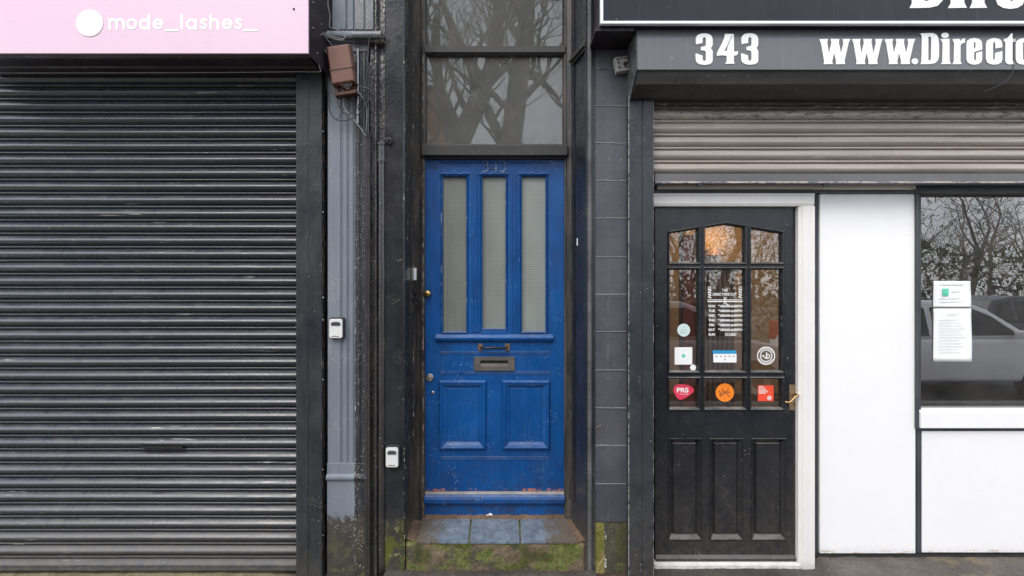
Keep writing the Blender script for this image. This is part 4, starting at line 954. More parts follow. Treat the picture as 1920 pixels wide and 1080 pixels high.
GL = {
 'w': [[(30,165),(110,163),(103,195),(118,300),(142,200),(135,163),(215,163),(210,195),(230,300),(252,200),(245,163),(315,163),(300,200),(262,365),(268,395),(180,397),(185,370),(165,295),(148,370),(155,395),(68,397),(75,370),(45,200)]],
 '.': [circ(912,370,30,28,20)],
 'D': [[(960,112),(1050,108),(1090,113),(1115,130),(1130,165),(1134,220),(1134,320),(1124,360),(1100,385),(1060,395),(960,397),(972,375),(975,300),(975,135)], [(1035,142),(1052,142),(1062,155),(1062,348),(1052,361),(1035,361)]],
 'i': [circ(1190,130,35,25,20), [(1150,165),(1230,160),(1232,370),(1245,395),(1150,397),(1165,375),(1168,200)]],
 'r': [[(1260,165),(1325,162),(1328,190),(1345,165),(1375,157),(1372,198),(1345,205),(1332,225),(1332,370),(1345,395),(1258,397),(1272,370),(1274,200)]],
 'e': [[(1388,210),(1395,180),(1420,162),(1460,155),(1500,162),(1525,180),(1532,215),(1532,262),(1495,272),(1458,285),(1456,345),(1463,362),(1472,362),(1478,345),(1478,292),(1532,275),(1532,350),(1522,380),(1495,396),(1460,401),(1425,396),(1398,380),(1388,350)], [(1455,200),(1463,190),(1472,200),(1472,244),(1455,254)]],
 'c': [[(1568,210),(1578,180),(1605,162),(1645,155),(1685,162),(1710,180),(1718,210),(1718,240),(1654,252),(1653,203),(1643,190),(1632,203),(1632,347),(1641,362),(1651,347),(1654,292),(1718,275),(1718,350),(1708,380),(1680,396),(1645,401),(1605,396),(1578,380),(1568,350)]],
 't': [[(1733,165),(1765,155),(1800,112),(1815,112),(1812,160),(1838,163),(1838,190),(1812,192),(1812,360),(1832,395),(1775,398),(1752,385),(1746,365),(1746,190),(1733,188)]],
 'o': [[(1843,210),(1853,180),(1880,162),(1918,155),(1956,162),(1983,180),(1993,210),(1993,350),(1983,380),(1956,396),(1918,401),(1880,396),(1853,380),(1843,350)], [(1908,203),(1918,190),(1928,203),(1928,347),(1918,362),(1908,347)]],
}
lp = []
for k in range(3): lp += [off([(a+300*k, b_) for a, b_ in l], 1530, 40, 4.923) for l in GL['w']]
for ch in '.Direct'+'o':
    lp += [off(l, 1530, 40, 4.923) for l in GL[ch]]
glyphs('web_lettering', lp, gw, M['white_letter'], t)
# thin crack-like cable over the box
cable('cable', [(1882,46),(1890,50),(1898,56),(1901,62),(1901,100),(1900,130),(1893,145),(1880,156),(1860,166),(1843,172)], .0016, M['wire_black'], 'thin dark cable hanging down the grey shutter box near its right', H-.004)
# ---- upper sign
t = thing('shop_sign', (X(1560,-.24), -.12, Z(45,-.24)), 'black barber shop fascia with white border and large white lettering above the shutter box', 'sign')
US = -.235
MB().pb(1131, -130, 2080, 39, US, US+.02).build('sign_panel', M['sign_black'], t)
bd = MB(); bd.pb(1126, -130, 1131, 44, US-.006, US+.02); bd.box(X(1131, US-.006), X(2080, US-.006), US-.006, US+.02, Z(44, US-.006), Z(39, US-.006)); bd.build('white_border', plain('white_border_paint', (.80, .84, .86), .4, var=.04), t, bev=.001)
MB().box(X(1126.5, US), X(2080, US), US+.0205, .10, Z(45, US)-.0, Z(-130, US)).build('sign_casing', M['black_metal'], t, bev=.002)
MB().add([(X(1118,US), US+.03, Z(53, US)), (X(1192,US), US+.03, Z(53, US)), (X(1192,US), .10, Z(53, US)), (X(1118,US), .10, Z(53, US)), (X(1118,US), US+.03, Z(46, US)), (X(1192,US), US+.03, Z(46, US)), (X(1192,US), .10, Z(46, US)), (X(1118,US), .10, Z(46, US))], [(0,3,2,1),(4,5,6,7),(0,1,5,4),(1,2,6,5),(2,3,7,6),(3,0,4,7)]).build('soffit', M['black_metal'], t, bev=.001)
lp = []
for ch in 'Direc':
    lp += [[(1704.9+(a-960)/4.923*1.86, 15.4+(b_-397)/4.923*1.86) for a, b_ in l] for l in GL[ch]]
glyphs('big_lettering', lp, US-.0022, M['white_letter'], t)
# ---- shop front: white panels, frames
t = thing('clad_wall', (X(1700,.12), .12, 0), 'white clad barber shop front with dark trims beside the black door', 'wall')
MB().pb(1233, 345.5, 1717, 354, .06, .12).build('head_strip', M['cream'], t, bev=.001)
MB().box(X(1226,.09), X(2080,.09), .095, .2, Z(361.5,.095), Z(343,.095)).build('head_beam', M['trim_dark'], t)
MB().pb(1537.5, 363.5, 1716.5, 1037.5, .12, .16).build('cladding_panel', M['white_panel'], t, bev=.0015)
MB().pb(1729, 808.5, 2080, 1036, .12, .16).build('cladding_panel', M['white_panel'], t, bev=.0015, label='white panel under the shop window, scuffed along its foot')
tr_ = MB(); tr_.pb(1528.5, 355, 1537, 1047, .135, .17); tr_.pb(1717.5, 345, 1723.5, 804, .108, .17); tr_.pb(1719, 808, 1728.5, 1036.5, .125, .17); tr_.pb(1720, 803, 2080, 808, .116, .17)
tr_.build('dark_trim', M['trim_dark'], t, bev=.001)
MB().pb(1530, 1037.8, 2080, 1062, .128, .2).build('plinth', plain('tarry_plinth', (.022, .022, .022), .8, bump=.8, bs=60), t)
MB().pb(1718, 339, 2080, 361, .10, .2).build('window_head', M['black_metal'], t, bev=.002)
MB().box(X(1504,.1), X(1722,.1), .165, .22, 0, 3.9).box(X(1722,.1), X(2080,.1), .165, .22, 0, Z(772,.165)).box(X(1226,.1), X(2080,.1), .2005, .24, Z(360,.2), 3.9).build('backing_wall', M['stone_wall'], t)
# window
w = thing('shop_window', (X(1900,.15), .15, Z(803,.1)), 'large barber shop window reflecting trees and a parked car', 'window')
MB().pb(1727, 358, 2080, 767, .172, .176).build('glass_pane', M['glass'], w, fix=False)
MB().pb(1723.6, 358, 1726.8, 768, .135, .19).build('frame', M['trim_dark'], w)
MB().prof_x([(.095, Z(803,.095)), (.095, Z(774,.095)), (.099, Z(772,.095)), (.171, Z(766.5,.15)), (.2, Z(766.5,.15)), (.2, Z(803,.095))], X(1727,.095), X(2080,.095)).build('sill', M['white_panel'], w, bev=.002)
# notices taped inside the window
def notice(px0, py0, px1, py1, Y, label, cb=False):
    n_ = 14; vs_ = []
    for j in range(n_+1):
        for i in range(n_+1):
            u, v = i/n_, j/n_
            x = X(px0+(px1-px0)*u+1.6*v*math.sin(v*3.1)*(u), Y); z = Z(py0+(py1-py0)*v, Y); vs_.append((x, Y+.0035*math.sin(u*3+v*2)*v, z))
    fs = [(j*(n_+1)+i, (j+1)*(n_+1)+i, (j+1)*(n_+1)+i+1, j*(n_+1)+i+1) for j in range(n_) for i in range(n_)]
    o = MB().add(vs_, fs); me = o.build('notice', M['paper'], fix=False, smooth=True); tag(me, label, 'notice', 'paper notices in the shop window')
    so = me.modifiers.new('solid', 'SOLIDIFY'); so.thickness = .0006
    return me
n1 = notice(1750.5, 527, 1819.5, 576.5, .165, 'upper white paper notice with a small green square in the shop window')
n2 = notice(1750.5, 578.5, 1821, 678, .165, 'longer lower white paper notice in the shop window')
MB().pb(1767, 541, 1779, 555, .1622, .1632).build('green_square', M['mint'], n1)
pl = MB()
for a, b_, y_ in ((1763, 1806, 534), (1784, 1800, 547), (1762, 1800, 560), (1762, 1806, 566)): pl.pb(a, y_-.4, b_, y_+.4, .1622, .1632)
pl.build('print_lines', M['faint'], n1)
pl = MB()
for y_, a, b_ in [(590, 1776, 1794)]+[(600+k*5.5, 1760, 1795+(k*37) % 16) for k in range(12)]: pl.pb(a, y_-.3, b_, y_+.3, .1605, .1610)
pl.build('print_lines', M['faint'], n2)
# ---- white door frame
t = thing('door_frame', (X(1370,.08), .1, 0), 'white painted frame round the black barber shop door', 'door frame')
YF = .08
MB().prof_x([(.14, Z(362.5,YF)), (YF, Z(362.5,YF)), (YF, Z(366,YF)), (YF+.004, Z(367,YF)), (YF+.004, Z(381,YF)), (YF+.012, Z(386,YF)), (.14, Z(386,YF))], X(1226,YF), X(1528,YF)).build('head', M['white_frame'], t, bev=.001)
MB().prof_z([(X(1528,YF), .2), (X(1528,YF), YF), (X(1523,YF), YF), (X(1521,YF), YF+.005), (X(1507,YF), YF+.005), (X(1505,YF), YF+.012), (X(1500,YF), YF+.02), (X(1500,YF), .2)], Z(1071,YF), Z(386.3,YF)).build('jamb', M['white_frame'], t, bev=.001)
MB().prof_x([(.15, Z(1066,.10)), (.09, Z(1066,.10)), (.09, Z(1058,.10)), (.15, Z(1055,.10))], X(1226,.1), X(1500,.1)).build('threshold', M['white_frame'], t, bev=.002)
# ---- black shop door
YK = .13
t = thing('shop_door', (X(1363,YK), YK, Z(1052,YK)), 'glossy black barber shop door with arched nine pane glazing, opening hours and stickers', 'door')
kx = lambda p: X(p, YK); kz = lambda p: Z(p, YK)
cols = [(1255.5, 1309.5), (1322, 1396.5), (1408.5, 1466)]
rows = [None, (505, 695.5), (710.5, 765)]
def arch_y(px):           # gothic-ish head line
    return 420.5+abs(px-1360.5)*(16.5/105)
outer = [(1228.5, 388), (1498.5, 388), (1498.5, 1050), (1228.5, 1050)]
loops = [outer]
panes = []
for a, b_ in cols:
    c_ = [(a, 492)]+[(a, arch_y(a))]+([(1360.5, 420.5)] if a < 1360 < b_ else [])+[(b_, arch_y(b_)), (b_, 492)]
    panes.append(c_)
    for y0, y1 in rows[1:]: panes.append([(a, y1), (a, y0), (b_, y0), (b_, y1)])
lps = [[(kx(a), kz(b_)) for a, b_ in l] for l in [outer]+panes+[[(a+.4, 822.4), (b_-.4, 822.4), (b_-.4, 1011.6), (a+.4, 1011.6)] for a, b_ in ((1253, 1316), (1331, 1393), (1409, 1474))]]
me = curve_mesh('leaf', lps, .021); stand(me, YK+.021)
lf = link('leaf', me, M['shopdoor'], t)
def inset(l, d):     # inset a convex loop given as (px,py)
    cx_ = sum(p[0] for p in l)/len(l); n = len(l); P = [(kx(a), kz(b_)) for a, b_ in l]; out = []
    ar = sum(P[i][0]*P[(i+1) % n][1]-P[(i+1) % n][0]*P[i][1] for i in range(n)); sg = 1 if ar > 0 else -1
    for i in range(n):
        p0, p1, p2 = Vector(P[i-1]), Vector(P[i]), Vector(P[(i+1) % n])
        e1 = (p1-p0).normalized(); e2 = (p2-p1).normalized(); n1 = Vector((-e1.y, e1.x))*sg; n2 = Vector((-e2.y, e2.x))*sg
        b_ = (n1+n2); b_ = b_/max(.2, b_.dot(n1)); out.append((p1.x+b_.x*d, p1.y+b_.y*d))
    return out
for l in panes:
    rg_ = []
    for d, y in ((-.014, YK+.001), (-.013, YK-.006), (-.008, YK-.010), (-.003, YK-.006), (.001, YK+.006), (.003, YK+.018)):
        rg_.append([(a, y, b_) for a, b_ in inset(l, d)])
    MB().rings(rg_, cap=False).build('glazing_bead', M['shopdoor'], t)
    MB().poly(inset(l, -.002), YK+.020, YK+.023).build('glass_pane', M['glass2'], t)
for a, b_ in ((1253, 1316), (1331, 1393), (1409, 1474)):
    pm = MB(); pm.frame(kx(a), kx(b_), kz(1012), kz(822), [(0, YK-.0003), (.001, YK-.006), (.004, YK-.006), (.007, YK+.0), (.029, YK+.022), (.031, YK+.022), (.036, YK+.011), (.038, YK+.011)], cap=True)
    pm.build('raised_panel', M['shopdoor'], t)
MB().prof_x([(YK, kz(1052)), (YK-.012, kz(1051)), (YK-.012, kz(1046)), (YK, kz(1040))], kx(1229), kx(1498)).build('weather_bar', M['shopdoor'], t, bev=.001)
# lever handle
lk = MB().pb(1480, 721.5, 1496.5, 769, YK-.004, YK-.0003).build('lever_handle', M['brass_plate'], t, bev=.0015)
MB().tube([(kx(1490), YK-.004, kz(739)), (kx(1491), YK-.03, kz(739)), (kx(1489), YK-.045, kz(738)), (kx(1484), YK-.048, kz(740)), (kx(1477), YK-.048, kz(748)), (kx(1472), YK-.046, kz(751.5)), (kx(1467), YK-.044, kz(751)), (kx(1465), YK-.043, kz(749.5))], [.006,.006,.0065,.006,.0055,.0055,.006,.0035], 10).build('lever', M['brass'], lk, smooth=True)
MB().lathe_y(kx(1488.5), kz(756), [(.004, YK-.0045), (.004, YK-.005)], 12).box(kx(1488.5)-.002, kx(1488.5)+.002, YK-.005, YK-.0045, kz(760.5), kz(756)).build('keyhole', M['void'], lk)
# stickers on the panes
YG = YK+.0195
def disc(name, px, py, r, mat, par, dy=0., n=36): return MB().lathe_y(X(px,YG), Z(py,YG), [(r*(CD+YG)/F, YG-dy), (r*(CD+YG)/F, YG-dy-.0004)], n).build(name, mat, par)
s = disc('round_sticker', 1282, 619, 12, plain('pale_mint_sticker', (.62, .74, .74), .4, var=.03), t); s['label'] = 'pale round sticker in the left middle pane'
m_ = MB()
for y_, w_ in ((613.5, 4), (619, 12), (624, 13)): m_.pb(1282-w_/2, y_-.5, 1282+w_/2, y_+.5, YG-.0008, YG-.0005)
m_.build('print', plain('grey_print', (.3, .42, .42), .5), s)
s = MB().pb(1265, 651, 1298, 683.5, YG-.0004, YG).build('square_sticker', M['paper'], t); s['label'] = 'white square sticker with a green spot'
disc('green_spot', 1281.5, 667, 3.6, M['mint'], s, .0005)
s = disc('round_sticker', 1299.5, 689, 5.6, M['paper'], t, .001); s['label'] = 'tiny white round sticker at the corner of the square one'
s = MB().pb(1337.5, 663.5, 1381, 679.5, YG-.0004, YG).build('card_sticker', M['paper'], t); s['label'] = 'white payment card sticker with blue top band'
MB().pb(1336.5, 657, 1380.5, 663.4, YG-.0005, YG).build('blue_band', M['blue_st'], s)
m_ = MB()
for k in range(5): m_.pb(1342+k*8, 667, 1345.5+k*8, 669.5, YG-.0008, YG-.0005)
m_.pb(1358, 672.5, 1361, 675.5, YG-.0008, YG-.0005); m_.build('print', plain('mauve_print', (.45, .35, .4), .5), s)
m_ = MB(); kk = (CD+YG)/F
def ring2(mb, px, py, r, w, y, n=40):
    o = [(X(px,YG)+r*kk*math.cos(2*math.pi*i/n), Z(py,YG)+r*kk*math.sin(2*math.pi*i/n)) for i in range(n)]; i2 = [(X(px,YG)+(r-w)*kk*math.cos(2*math.pi*i/n), Z(py,YG)+(r-w)*kk*math.sin(2*math.pi*i/n)) for i in range(n)]
    mb.add([(a, y, b_) for a, b_ in o]+[(a, y, b_) for a, b_ in i2], [(i, (i+1) % n, n+(i+1) % n, n+i) for i in range(n)])
ring2(m_, 1436.3, 667, 17, 2, YG-.0006); ring2(m_, 1436.3, 667, 11.6, 1.6, YG-.0006)
for k in list(range(28, 153, 8))+list(range(208, 333, 8)):
    a = R(k); cx_, cy_ = 1436.3+13.5*math.cos(a), 667-13.5*math.sin(a); m_.pb(cx_-.7, cy_-.7, cx_+.7, cy_+.7, YG-.0008, YG-.0005)
def stk(mb, pts, w, dy): ribbon(mb, [(X(a,YG), Z(b_,YG)) for a, b_ in pts], w*kk, YG-dy, 0)
stk(m_, [(1428,668),(1429.5,666.5),(1431.5,667),(1433,669.5),(1436,672),(1440,672),(1443,669.5),(1443,666.5),(1440.5,664.5),(1437.5,665.5),(1436.5,668),(1438,670.5)], 1.9, .001)
stk(m_, [(1438,671),(1437,666),(1437,661)], 2, .0014)
s = m_.build('round_logo_sticker', M['white_letter'], t, fix=False); s['label'] = 'white outlined round logo in the right middle pane'
pk = [(1262.5,733),(1263,727),(1266,722.5),(1272,720.5),(1281,720.5),(1291,722),(1298,726),(1301.5,731),(1300.5,735),(1294,740),(1285,746),(1278,749.5),(1274,749.5),(1270,747),(1266,741)]
s = MB().poly([(X(a,YG), Z(b_,YG)) for a, b_ in pk], YG-.0004, YG).build('plectrum_sticker', M['pinkred'], t, fix=True); s['label'] = 'pink plectrum shaped PRS sticker'
text('lettering', 'PRS', 1280, 731.5, YG-.0008, M['white_letter'], s, w=22, h=9, bold=.03)
m_ = MB(); m_.pb(1274, 738.2, 1291, 739.8, YG-.0008, YG-.0005); m_.build('small_print', plain('pale_pink_print', (.8, .4, .45), .5), s)
s = disc('round_sticker', 1359, 736, 17.2, M['orange'], t); s['label'] = 'orange round sticker with black scrawl and a cross'
m_ = MB(); stk(m_, [(1353,729),(1358,734),(1364,740),(1368,744)], 1.1, .0008); stk(m_, [(1366,729),(1361,734),(1355,740),(1350,743)], 1.1, .001)
stk(m_, [(1349,733),(1349.5,737),(1352,734.5),(1352.5,738.5)], 1.2, .0011); stk(m_, [(1349,740),(1351,738),(1352,741)], 1.1, .0012); stk(m_, [(1363,737),(1364,734),(1366,736),(1367,734),(1368.5,737)], 1.2, .0011); stk(m_, [(1356,734),(1358,738),(1360,735)], 1.1, .0011)
m_.build('scrawl', M['ink'], s, fix=False)
disc('dot', 1359, 748, 1.2, plain('rust_dot', (.5, .08, .01), .5), s, .0006, 12)
s = MB().pb(1421, 722.5, 1450.5, 752, YG-.0004, YG).build('square_sticker', M['red'], t); s['label'] = 'red square sticker with rows of white print'
m_ = MB()
for k, (w_) in enumerate((9, 11, 14, 16, 18, 13)): m_.pb(1422.5, 724+k*2.5, 1422.5+w_, 725.7+k*2.5, YG-.0008, YG-.0005)
m_.lathe_y(X(1442.5,YG), Z(746,YG), [(4.4*kk, YG-.0004), (4.4*kk, YG-.0008)], 20); m_.build('print', plain('pale_peach_print', (.85, .62, .58), .5), s)
# opening hours
s = MB()
s.pb(1326, 561.6, 1392.5, 562.8, YG-.0006, YG-.0002).pb(1327, 564.3, 1392.5, 566.2, YG-.0006, YG-.0002)
for a in (1330.5, 1388):
    for q in range(4):
        s.poly([(X(a-3,YG), Z(541+q*4.6,YG)), (X(a+3,YG), Z(543.5+q*4.6,YG)), (X(a+3,YG), Z(546+q*4.6,YG)), (X(a-3,YG), Z(543.8+q*4.6,YG))], YG-.0006, YG-.0002)
    ring2(s, a, 540, 3.2, 1.1, YG-.0007, 16)
for (x0_, y0_, x1_, y1_) in ((1357,557,1362,571), (1362,557,1357,570), (1360,568,1369,574)): stk(s, [(x0_,y0_),(x1_,y1_)], 1.2, .001+.0003*(x0_ % 3))
so_ = s.build('opening_hours', M['white_letter'], t, fix=False); so_['label'] = 'white vinyl opening hours with barber poles and scissors'
yt = YG-.0006
text('line', 'THE', 1359, 544, yt, M['white_letter'], so_, w=11, h=4.6, bold=.02)
text('line', 'DIRECTORS CUT', 1359, 551.8, yt, M['white_letter'], so_, w=45, h=5, bold=.02)
for k, d in enumerate(('MON', 'TUE', 'WED', 'THU', 'FRI', 'SAT', 'SUN')):
    y_ = 574+k*8.85
    text('line', d, 1334.5, y_, yt, M['white_letter'], so_, w=12 if d != 'FRI' else 9.5, h=4.9, bold=.03)
    text('line', '9:00AM-6:00PM' if d != 'SUN' else 'CLOSED', 1369 if d != 'SUN' else 1370, y_, yt, M['white_letter'], so_, w=45 if d != 'SUN' else 21, h=4.9, bold=.03)
# ------------------------------------------------------------------ interior of the barber shop
M['in_wall'] = plain('warm_plaster', (.34, .25, .15), .8)
M['in_floor'] = plain('brown_floor', (.10, .07, .05), .6)
rm = MB(); rm.box(.865, 6.4, 5.0, 5.15, 0, 3.3); rm.box(6.3, 6.4, .25, 5, 0, 3.3); rm.box(.865, .90, .25, 5, 0, 3.3)
tag(rm.build('interior_wall', M['in_wall']), kind='structure')
tag(MB().box(.9, 6.3, .245, 5, -.05, .04).build('interior_floor', M['in_floor']), kind='structure')
tag(MB().box(.9, 6.3, .245, 5, 3.0, 3.1).build('interior_ceiling', plain('cream_ceiling', (.55, .48, .36), .8)), kind='structure')
t = thing('interior_door', (X(1300,2.4), 2.4, .04), 'orange red inner door seen through the black door glass', 'door')
MB().box(X(1281,2.4), X(1305,2.4), 2.4, 2.46, .04, 2.25).build('leaf', plain('orange_red_paint', (.55, .09, .02), .5), t, bev=.003)
MB().box(X(1276,2.4), X(1281,2.4)-.001, 2.38, 2.46, .04, 2.3).box(X(1305,2.4)+.001, X(1309,2.4), 2.38, 2.46, .04, 2.3).build('frame', plain('dark_timber', (.09, .04, .02), .5), t, bev=.003)
MB().lathe_y(X(1302,2.4), 1.1, [(.02, 2.4), (.02, 2.37)], 12).build('knob', M['brass'], t)
t = thing('partition_screen', (X(1350,2.0), 2.0, .04), 'dark timber slat screen inside behind the door glass', 'screen')
m_ = MB()
for a in range(1318, 1380, 9): m_.box(X(a,2.), X(a+5,2.), 2., 2.04, .04, 1.84)
m_.build('slats', plain('dark_red_timber', (.12, .035, .015), .5), t, bev=.003); MB().box(X(1316,2.), X(1384,2.), 1.99, 2.05, 1.84, 1.89).build('top_rail', M['in_floor'], t, bev=.004)
t = thing('counter', (X(1830,.6), .8, .04), 'pale counter inside under the shop window', 'counter')
MB().box(X(1700,.5), X(1774,.5), .5, .95, .04, Z(694,.5)).build('cabinet', plain('beige_cabinet', (.36, .31, .25), .6), t, bev=.004)
MB().box(X(1698,.47), X(1775,.47), .47, 1.0, Z(694,.5)+.001, Z(687,.5)).build('worktop', plain('grey_worktop', (.3, .29, .28), .4), t, bev=.003)
t = thing('counter', (X(2000,.9), 1.1, .04), 'white topped styling counter further right inside the window', 'counter')
MB().box(X(1908,.9), X(2090,.9), .9, 1.4, .04, Z(716,.9)).build('cabinet', plain('white_cabinet', (.6, .58, .53), .5), t, bev=.004)
MB().box(X(1878,.86), X(2095,.86), .86, 1.45, Z(694,.86), Z(688,.86)).build('worktop', plain('white_worktop', (.7, .68, .62), .4), t, bev=.003)
MB().tube([(X(1850,.8), .8, .05), (X(1848,.8), .8, 1.0), (X(1852,.8), .8, Z(692,.8)), (X(1880,.8), .84, Z(688,.8)), (X(1925,.8), .84, Z(690,.8))], .012, 8).build('support_tube', M['iron'], t)
t = tag(MB().box(X(1791,.45), X(1799,.45), .45, .49, .04, 3.0).build('post', plain('cream_post', (.55, .5, .42), .5), bev=.003), 'slim cream post standing inside behind the paper notices', 'post')
t = thing('spray_bottle', (X(1728,.6), .6, Z(687,.5)), 'blue spray bottle on the counter inside the window', 'bottle')
MB().tube([(X(1728.5,.6), .6, Z(684,.6)), (X(1728.5,.6), .6, Z(652,.6)), (X(1728.5,.6), .6, Z(642,.6)), (X(1728.5,.6), .6, Z(636,.6))], [.026, .026, .012, .010], 14).build('body', plain('blue_plastic', (.02, .22, .48), .3), t, smooth=False)
MB().tube([(X(1728.5,.6), .6, Z(636,.6)), (X(1728.5,.6), .6, Z(630,.6)), (X(1724,.6), .57, Z(628,.6))], [.012, .012, .007], 10).build('nozzle', M['paper'], t)
for i, (px_, h_, cl_, lb_) in enumerate(((1735, 22, (.5, .5, .52), 'grey bottle beside the blue spray bottle on the counter'), (1742, 20, (.06, .06, .08), 'dark round backed bottle next to the grey one on the counter'), (1747, 24, (.4, .42, .45), 'pale bottle nearest the paper notice on the counter'))):
    t = thing('bottle', (X(px_,.62), .62, Z(687,.5)), lb_, 'bottle', 'bottles on the counter'); z_ = Z(683,.62)
    MB().tube([(X(px_,.62), .62, z_), (X(px_,.62), .62, z_+h_*.0036*.65), (X(px_,.62), .62, z_+h_*.0036*.75)], [.012, .012, .006], 12).build('body', plain('bottle_plastic', cl_, .3), t)
    MB().tube([(X(px_,.62), .62, z_+h_*.0036*.75), (X(px_,.62), .62, z_+h_*.0036)], .005, 10).build('cap', M['iron'], t)
# wall lamp giving the warm glow in the arched panes
t = thing('wall_lamp', (X(1352,1.6), 4.9, 2.35), 'warm lit wall lamp glowing through the arched panes of the black door', 'lamp')
lx, lz_ = X(1345, 4.7), Z(478, 4.7)
MB().tube([(lx, 4.88, lz_), (lx, 4.88, lz_+.10)], [.16, .09], 20).build('lamp_shade', plain('dull_brass_shade', (.25, .14, .05), .6, .3), t)
ll = bpy.data.lights.new('lamp_light', 'POINT'); ll.energy = 7; ll.color = (1, .52, .16); ll.shadow_soft_size = .16
lo = bpy.data.objects.new('lamp_light', ll); C.objects.link(lo); lo.location = (lx, 4.7, lz_+.25)
l2 = bpy.data.lights.new('ceiling_light', 'POINT'); l2.energy = 60; l2.color = (1, .66, .34); l2.shadow_soft_size = .15
lo2 = bpy.data.objects.new('ceiling_light', l2); C.objects.link(lo2); lo2.location = (3.6, 2.2, 2.7)
# ------------------------------------------------------------------ across the street (seen in the glass)
def bark():
    N = NT('bark_with_snow')
    c = N.mix(N.rng(N.noise(12, 5, .7, (1, 1, .3)), .3, .7), (.09, .078, .065), (.17, .15, .13))
    c = N.mix(N.mul(N.rng(N.nz, .35, .7), N.rng(N.noise(5, 4), .42, .55)), c, (.75, .77, .8))
    N.bump(N.noise(30, 5, st=(1, 1, .3)), .8, .02)
    return N.out(c, .85)
M['bark'] = bark()
def tree_mesh(seed, H, r0, lean=0., forks=3, twigs=5, sides=6):
    rd = random.Random(seed); trunk = MB(); crown = MB()
    def grow(p, d, L, r, lvl, mb):
        n = 4 if lvl < 2 else 3; pts = [p.copy()]; rs = [r]; q = p.copy(); dd = d.copy()
        for i in range(n):
            dd = (dd+Vector((rd.gauss(0, .13), rd.gauss(0, .13), rd.gauss(.03, .07)))).normalized(); q = q+dd*L/n; pts.append(q.copy()); rs.append(r*(1-.42*(i+1)/n))
        mb.tube(pts, rs, sides if lvl == 0 else (5 if lvl < 3 else 3), cap=False)
        if lvl >= twigs: return
        k = forks if lvl < 2 else rd.choice((2, 3, 3))
        for j in range(k):
            a = rd.random()*6.28; s = rd.uniform(.45, .95)
            nd = (dd+Vector((math.cos(a)*s, math.sin(a)*s, rd.uniform(-.15, .4)))).normalized()
            st_ = pts[-1] if j < 2 else pts[rd.randint(2, len(pts)-1)]
            grow(st_, nd, L*rd.uniform(.62, .82), rs[-1]*rd.uniform(.6, .85), lvl+1, crown)
        if lvl > 1:
            for j in range(2):
                a = rd.random()*6.28; grow(pts[rd.randint(1, len(pts)-1)], Vector((math.cos(a), math.sin(a), rd.uniform(0, .6))).normalized(), L*.45, rs[-1]*.4, max(lvl+1, twigs-1), crown)
    grow(Vector((0, 0, -.2)), Vector((lean, 0, 1)).normalized(), H*.30, r0, 0, trunk)
    return trunk, crown
def tree(x, y, z, seed, H, r0, lean, label, forks=3):
    t = thing('bare_tree', (x, y, z), label, 'tree', 'bare trees across the road')
    tr, cr = tree_mesh(seed, H, r0, lean, forks, 6 if x > 2 else 5)
    for mb, nm_ in ((tr, 'trunk'), (cr, 'crown')):
        mb.v = [(a+x, b_+y, c_+z) for a, b_, c_ in mb.v]; mb.build(nm_, M['bark'], t, fix=False, smooth=True)
    return t
def ptree(y, seed, trunks, label):
    # trunk and limbs given as (x, height, radius) runs, finished with random branching
    t = thing('bare_tree', (trunks[0][0][0], y, 0), label, 'tree', 'bare trees across the road')
    rd_ = random.Random(seed); tm = MB(); cm_ = MB()
    for k, run in enumerate(trunks):
        P = [(x, y+.25*math.sin(k*2.1+z*.3)*(k > 0), z) for x, z, r in run]; (tm if k == 0 else cm_).tube(P, [r*.78 for _, _, r in run], 10)
        for i in range(1, len(P)):
            for q in range(2 if k else 3):
                a, b_ = tree_mesh(rd_.randint(0, 9999), rd_.uniform(3, 6), run[i][2]*.28+.02, rd_.uniform(-.8, .8), 3, 4, 4)
                f_ = rd_.random(); o = [P[i-1][c]*(1-f_)+P[i][c]*f_ for c in range(3)]; dy = rd_.uniform(-1, 1)
                for mb in (a, b_): cm_.add([(v[0]+o[0], v[1]+o[1]+v[2]*dy*.5, v[2]*.8+o[2]) for v in mb.v], mb.f)
    tm.build('trunk', M['bark'], t, fix=False, smooth=True); cm_.build('crown', M['bark'], t, fix=False, smooth=True)
def rx(px): return (px-960)/960*13.6
def rz(py): return CZ+(540-py)/960*13.6
ptree(-10.0, 3, [[(rx(850), -.2, .50), (rx(852), rz(290), .42), (rx(880), rz(225), .34), (rx(903), rz(175), .33)], [(rx(903), rz(180), .27), (rx(925), rz(90), .21), (rx(935), rz(30), .18), (rx(925), rz(-80), .12)], [(rx(903), rz(185), .2), (rx(880), rz(120), .16), (rx(850), rz(60), .14), (rx(820), rz(-20), .1)], [(rx(905), rz(175), .16), (rx(935), rz(140), .13), (rx(960), rz(128), .08)], [(rx(852), rz(280), .25), (rx(825), rz(180), .2), (rx(812), rz(90), .16), (rx(818), rz(0), .12)], [(rx(905), rz(185), .15), (rx(930), rz(235), .13), (rx(945), rz(290), .12), (rx(948), -.1, .14)]], 'stout forked bare tree across the road opposite the blue door')
ptree(-10.1, 8, [[(rx(950), -.2, .50), (rx(955), rz(290), .38), (rx(972), rz(150), .33), (rx(985), rz(60), .29), (rx(990), rz(-60), .24)], [(rx(985), rz(120), .15), (rx(1015), rz(140), .12), (rx(1045), rz(172), .08), (rx(1055), rz(195), .05)], [(rx(985), rz(50), .16), (rx(960), rz(0), .13), (rx(940), rz(-60), .1)]], 'thick upright bare tree across the road beside the forked one')
tree(2.9, -12.6, .1, 23, 12, .22, -.05, 'slender bare tree across the road behind the grey car')
tree(6.3, -13.0, .1, 31, 11, .20, .05, 'snow dusted bare tree across the road on the right')
tree(-6.0, -12.5, .1, 41, 12, .25, 0, 'bare tree across the road on the far left')
wd = MB(); rd = random.Random(5)
bases = [tree_mesh(s, 10, .16, 0, 3, 4, 4) for s in (101, 102, 103)]
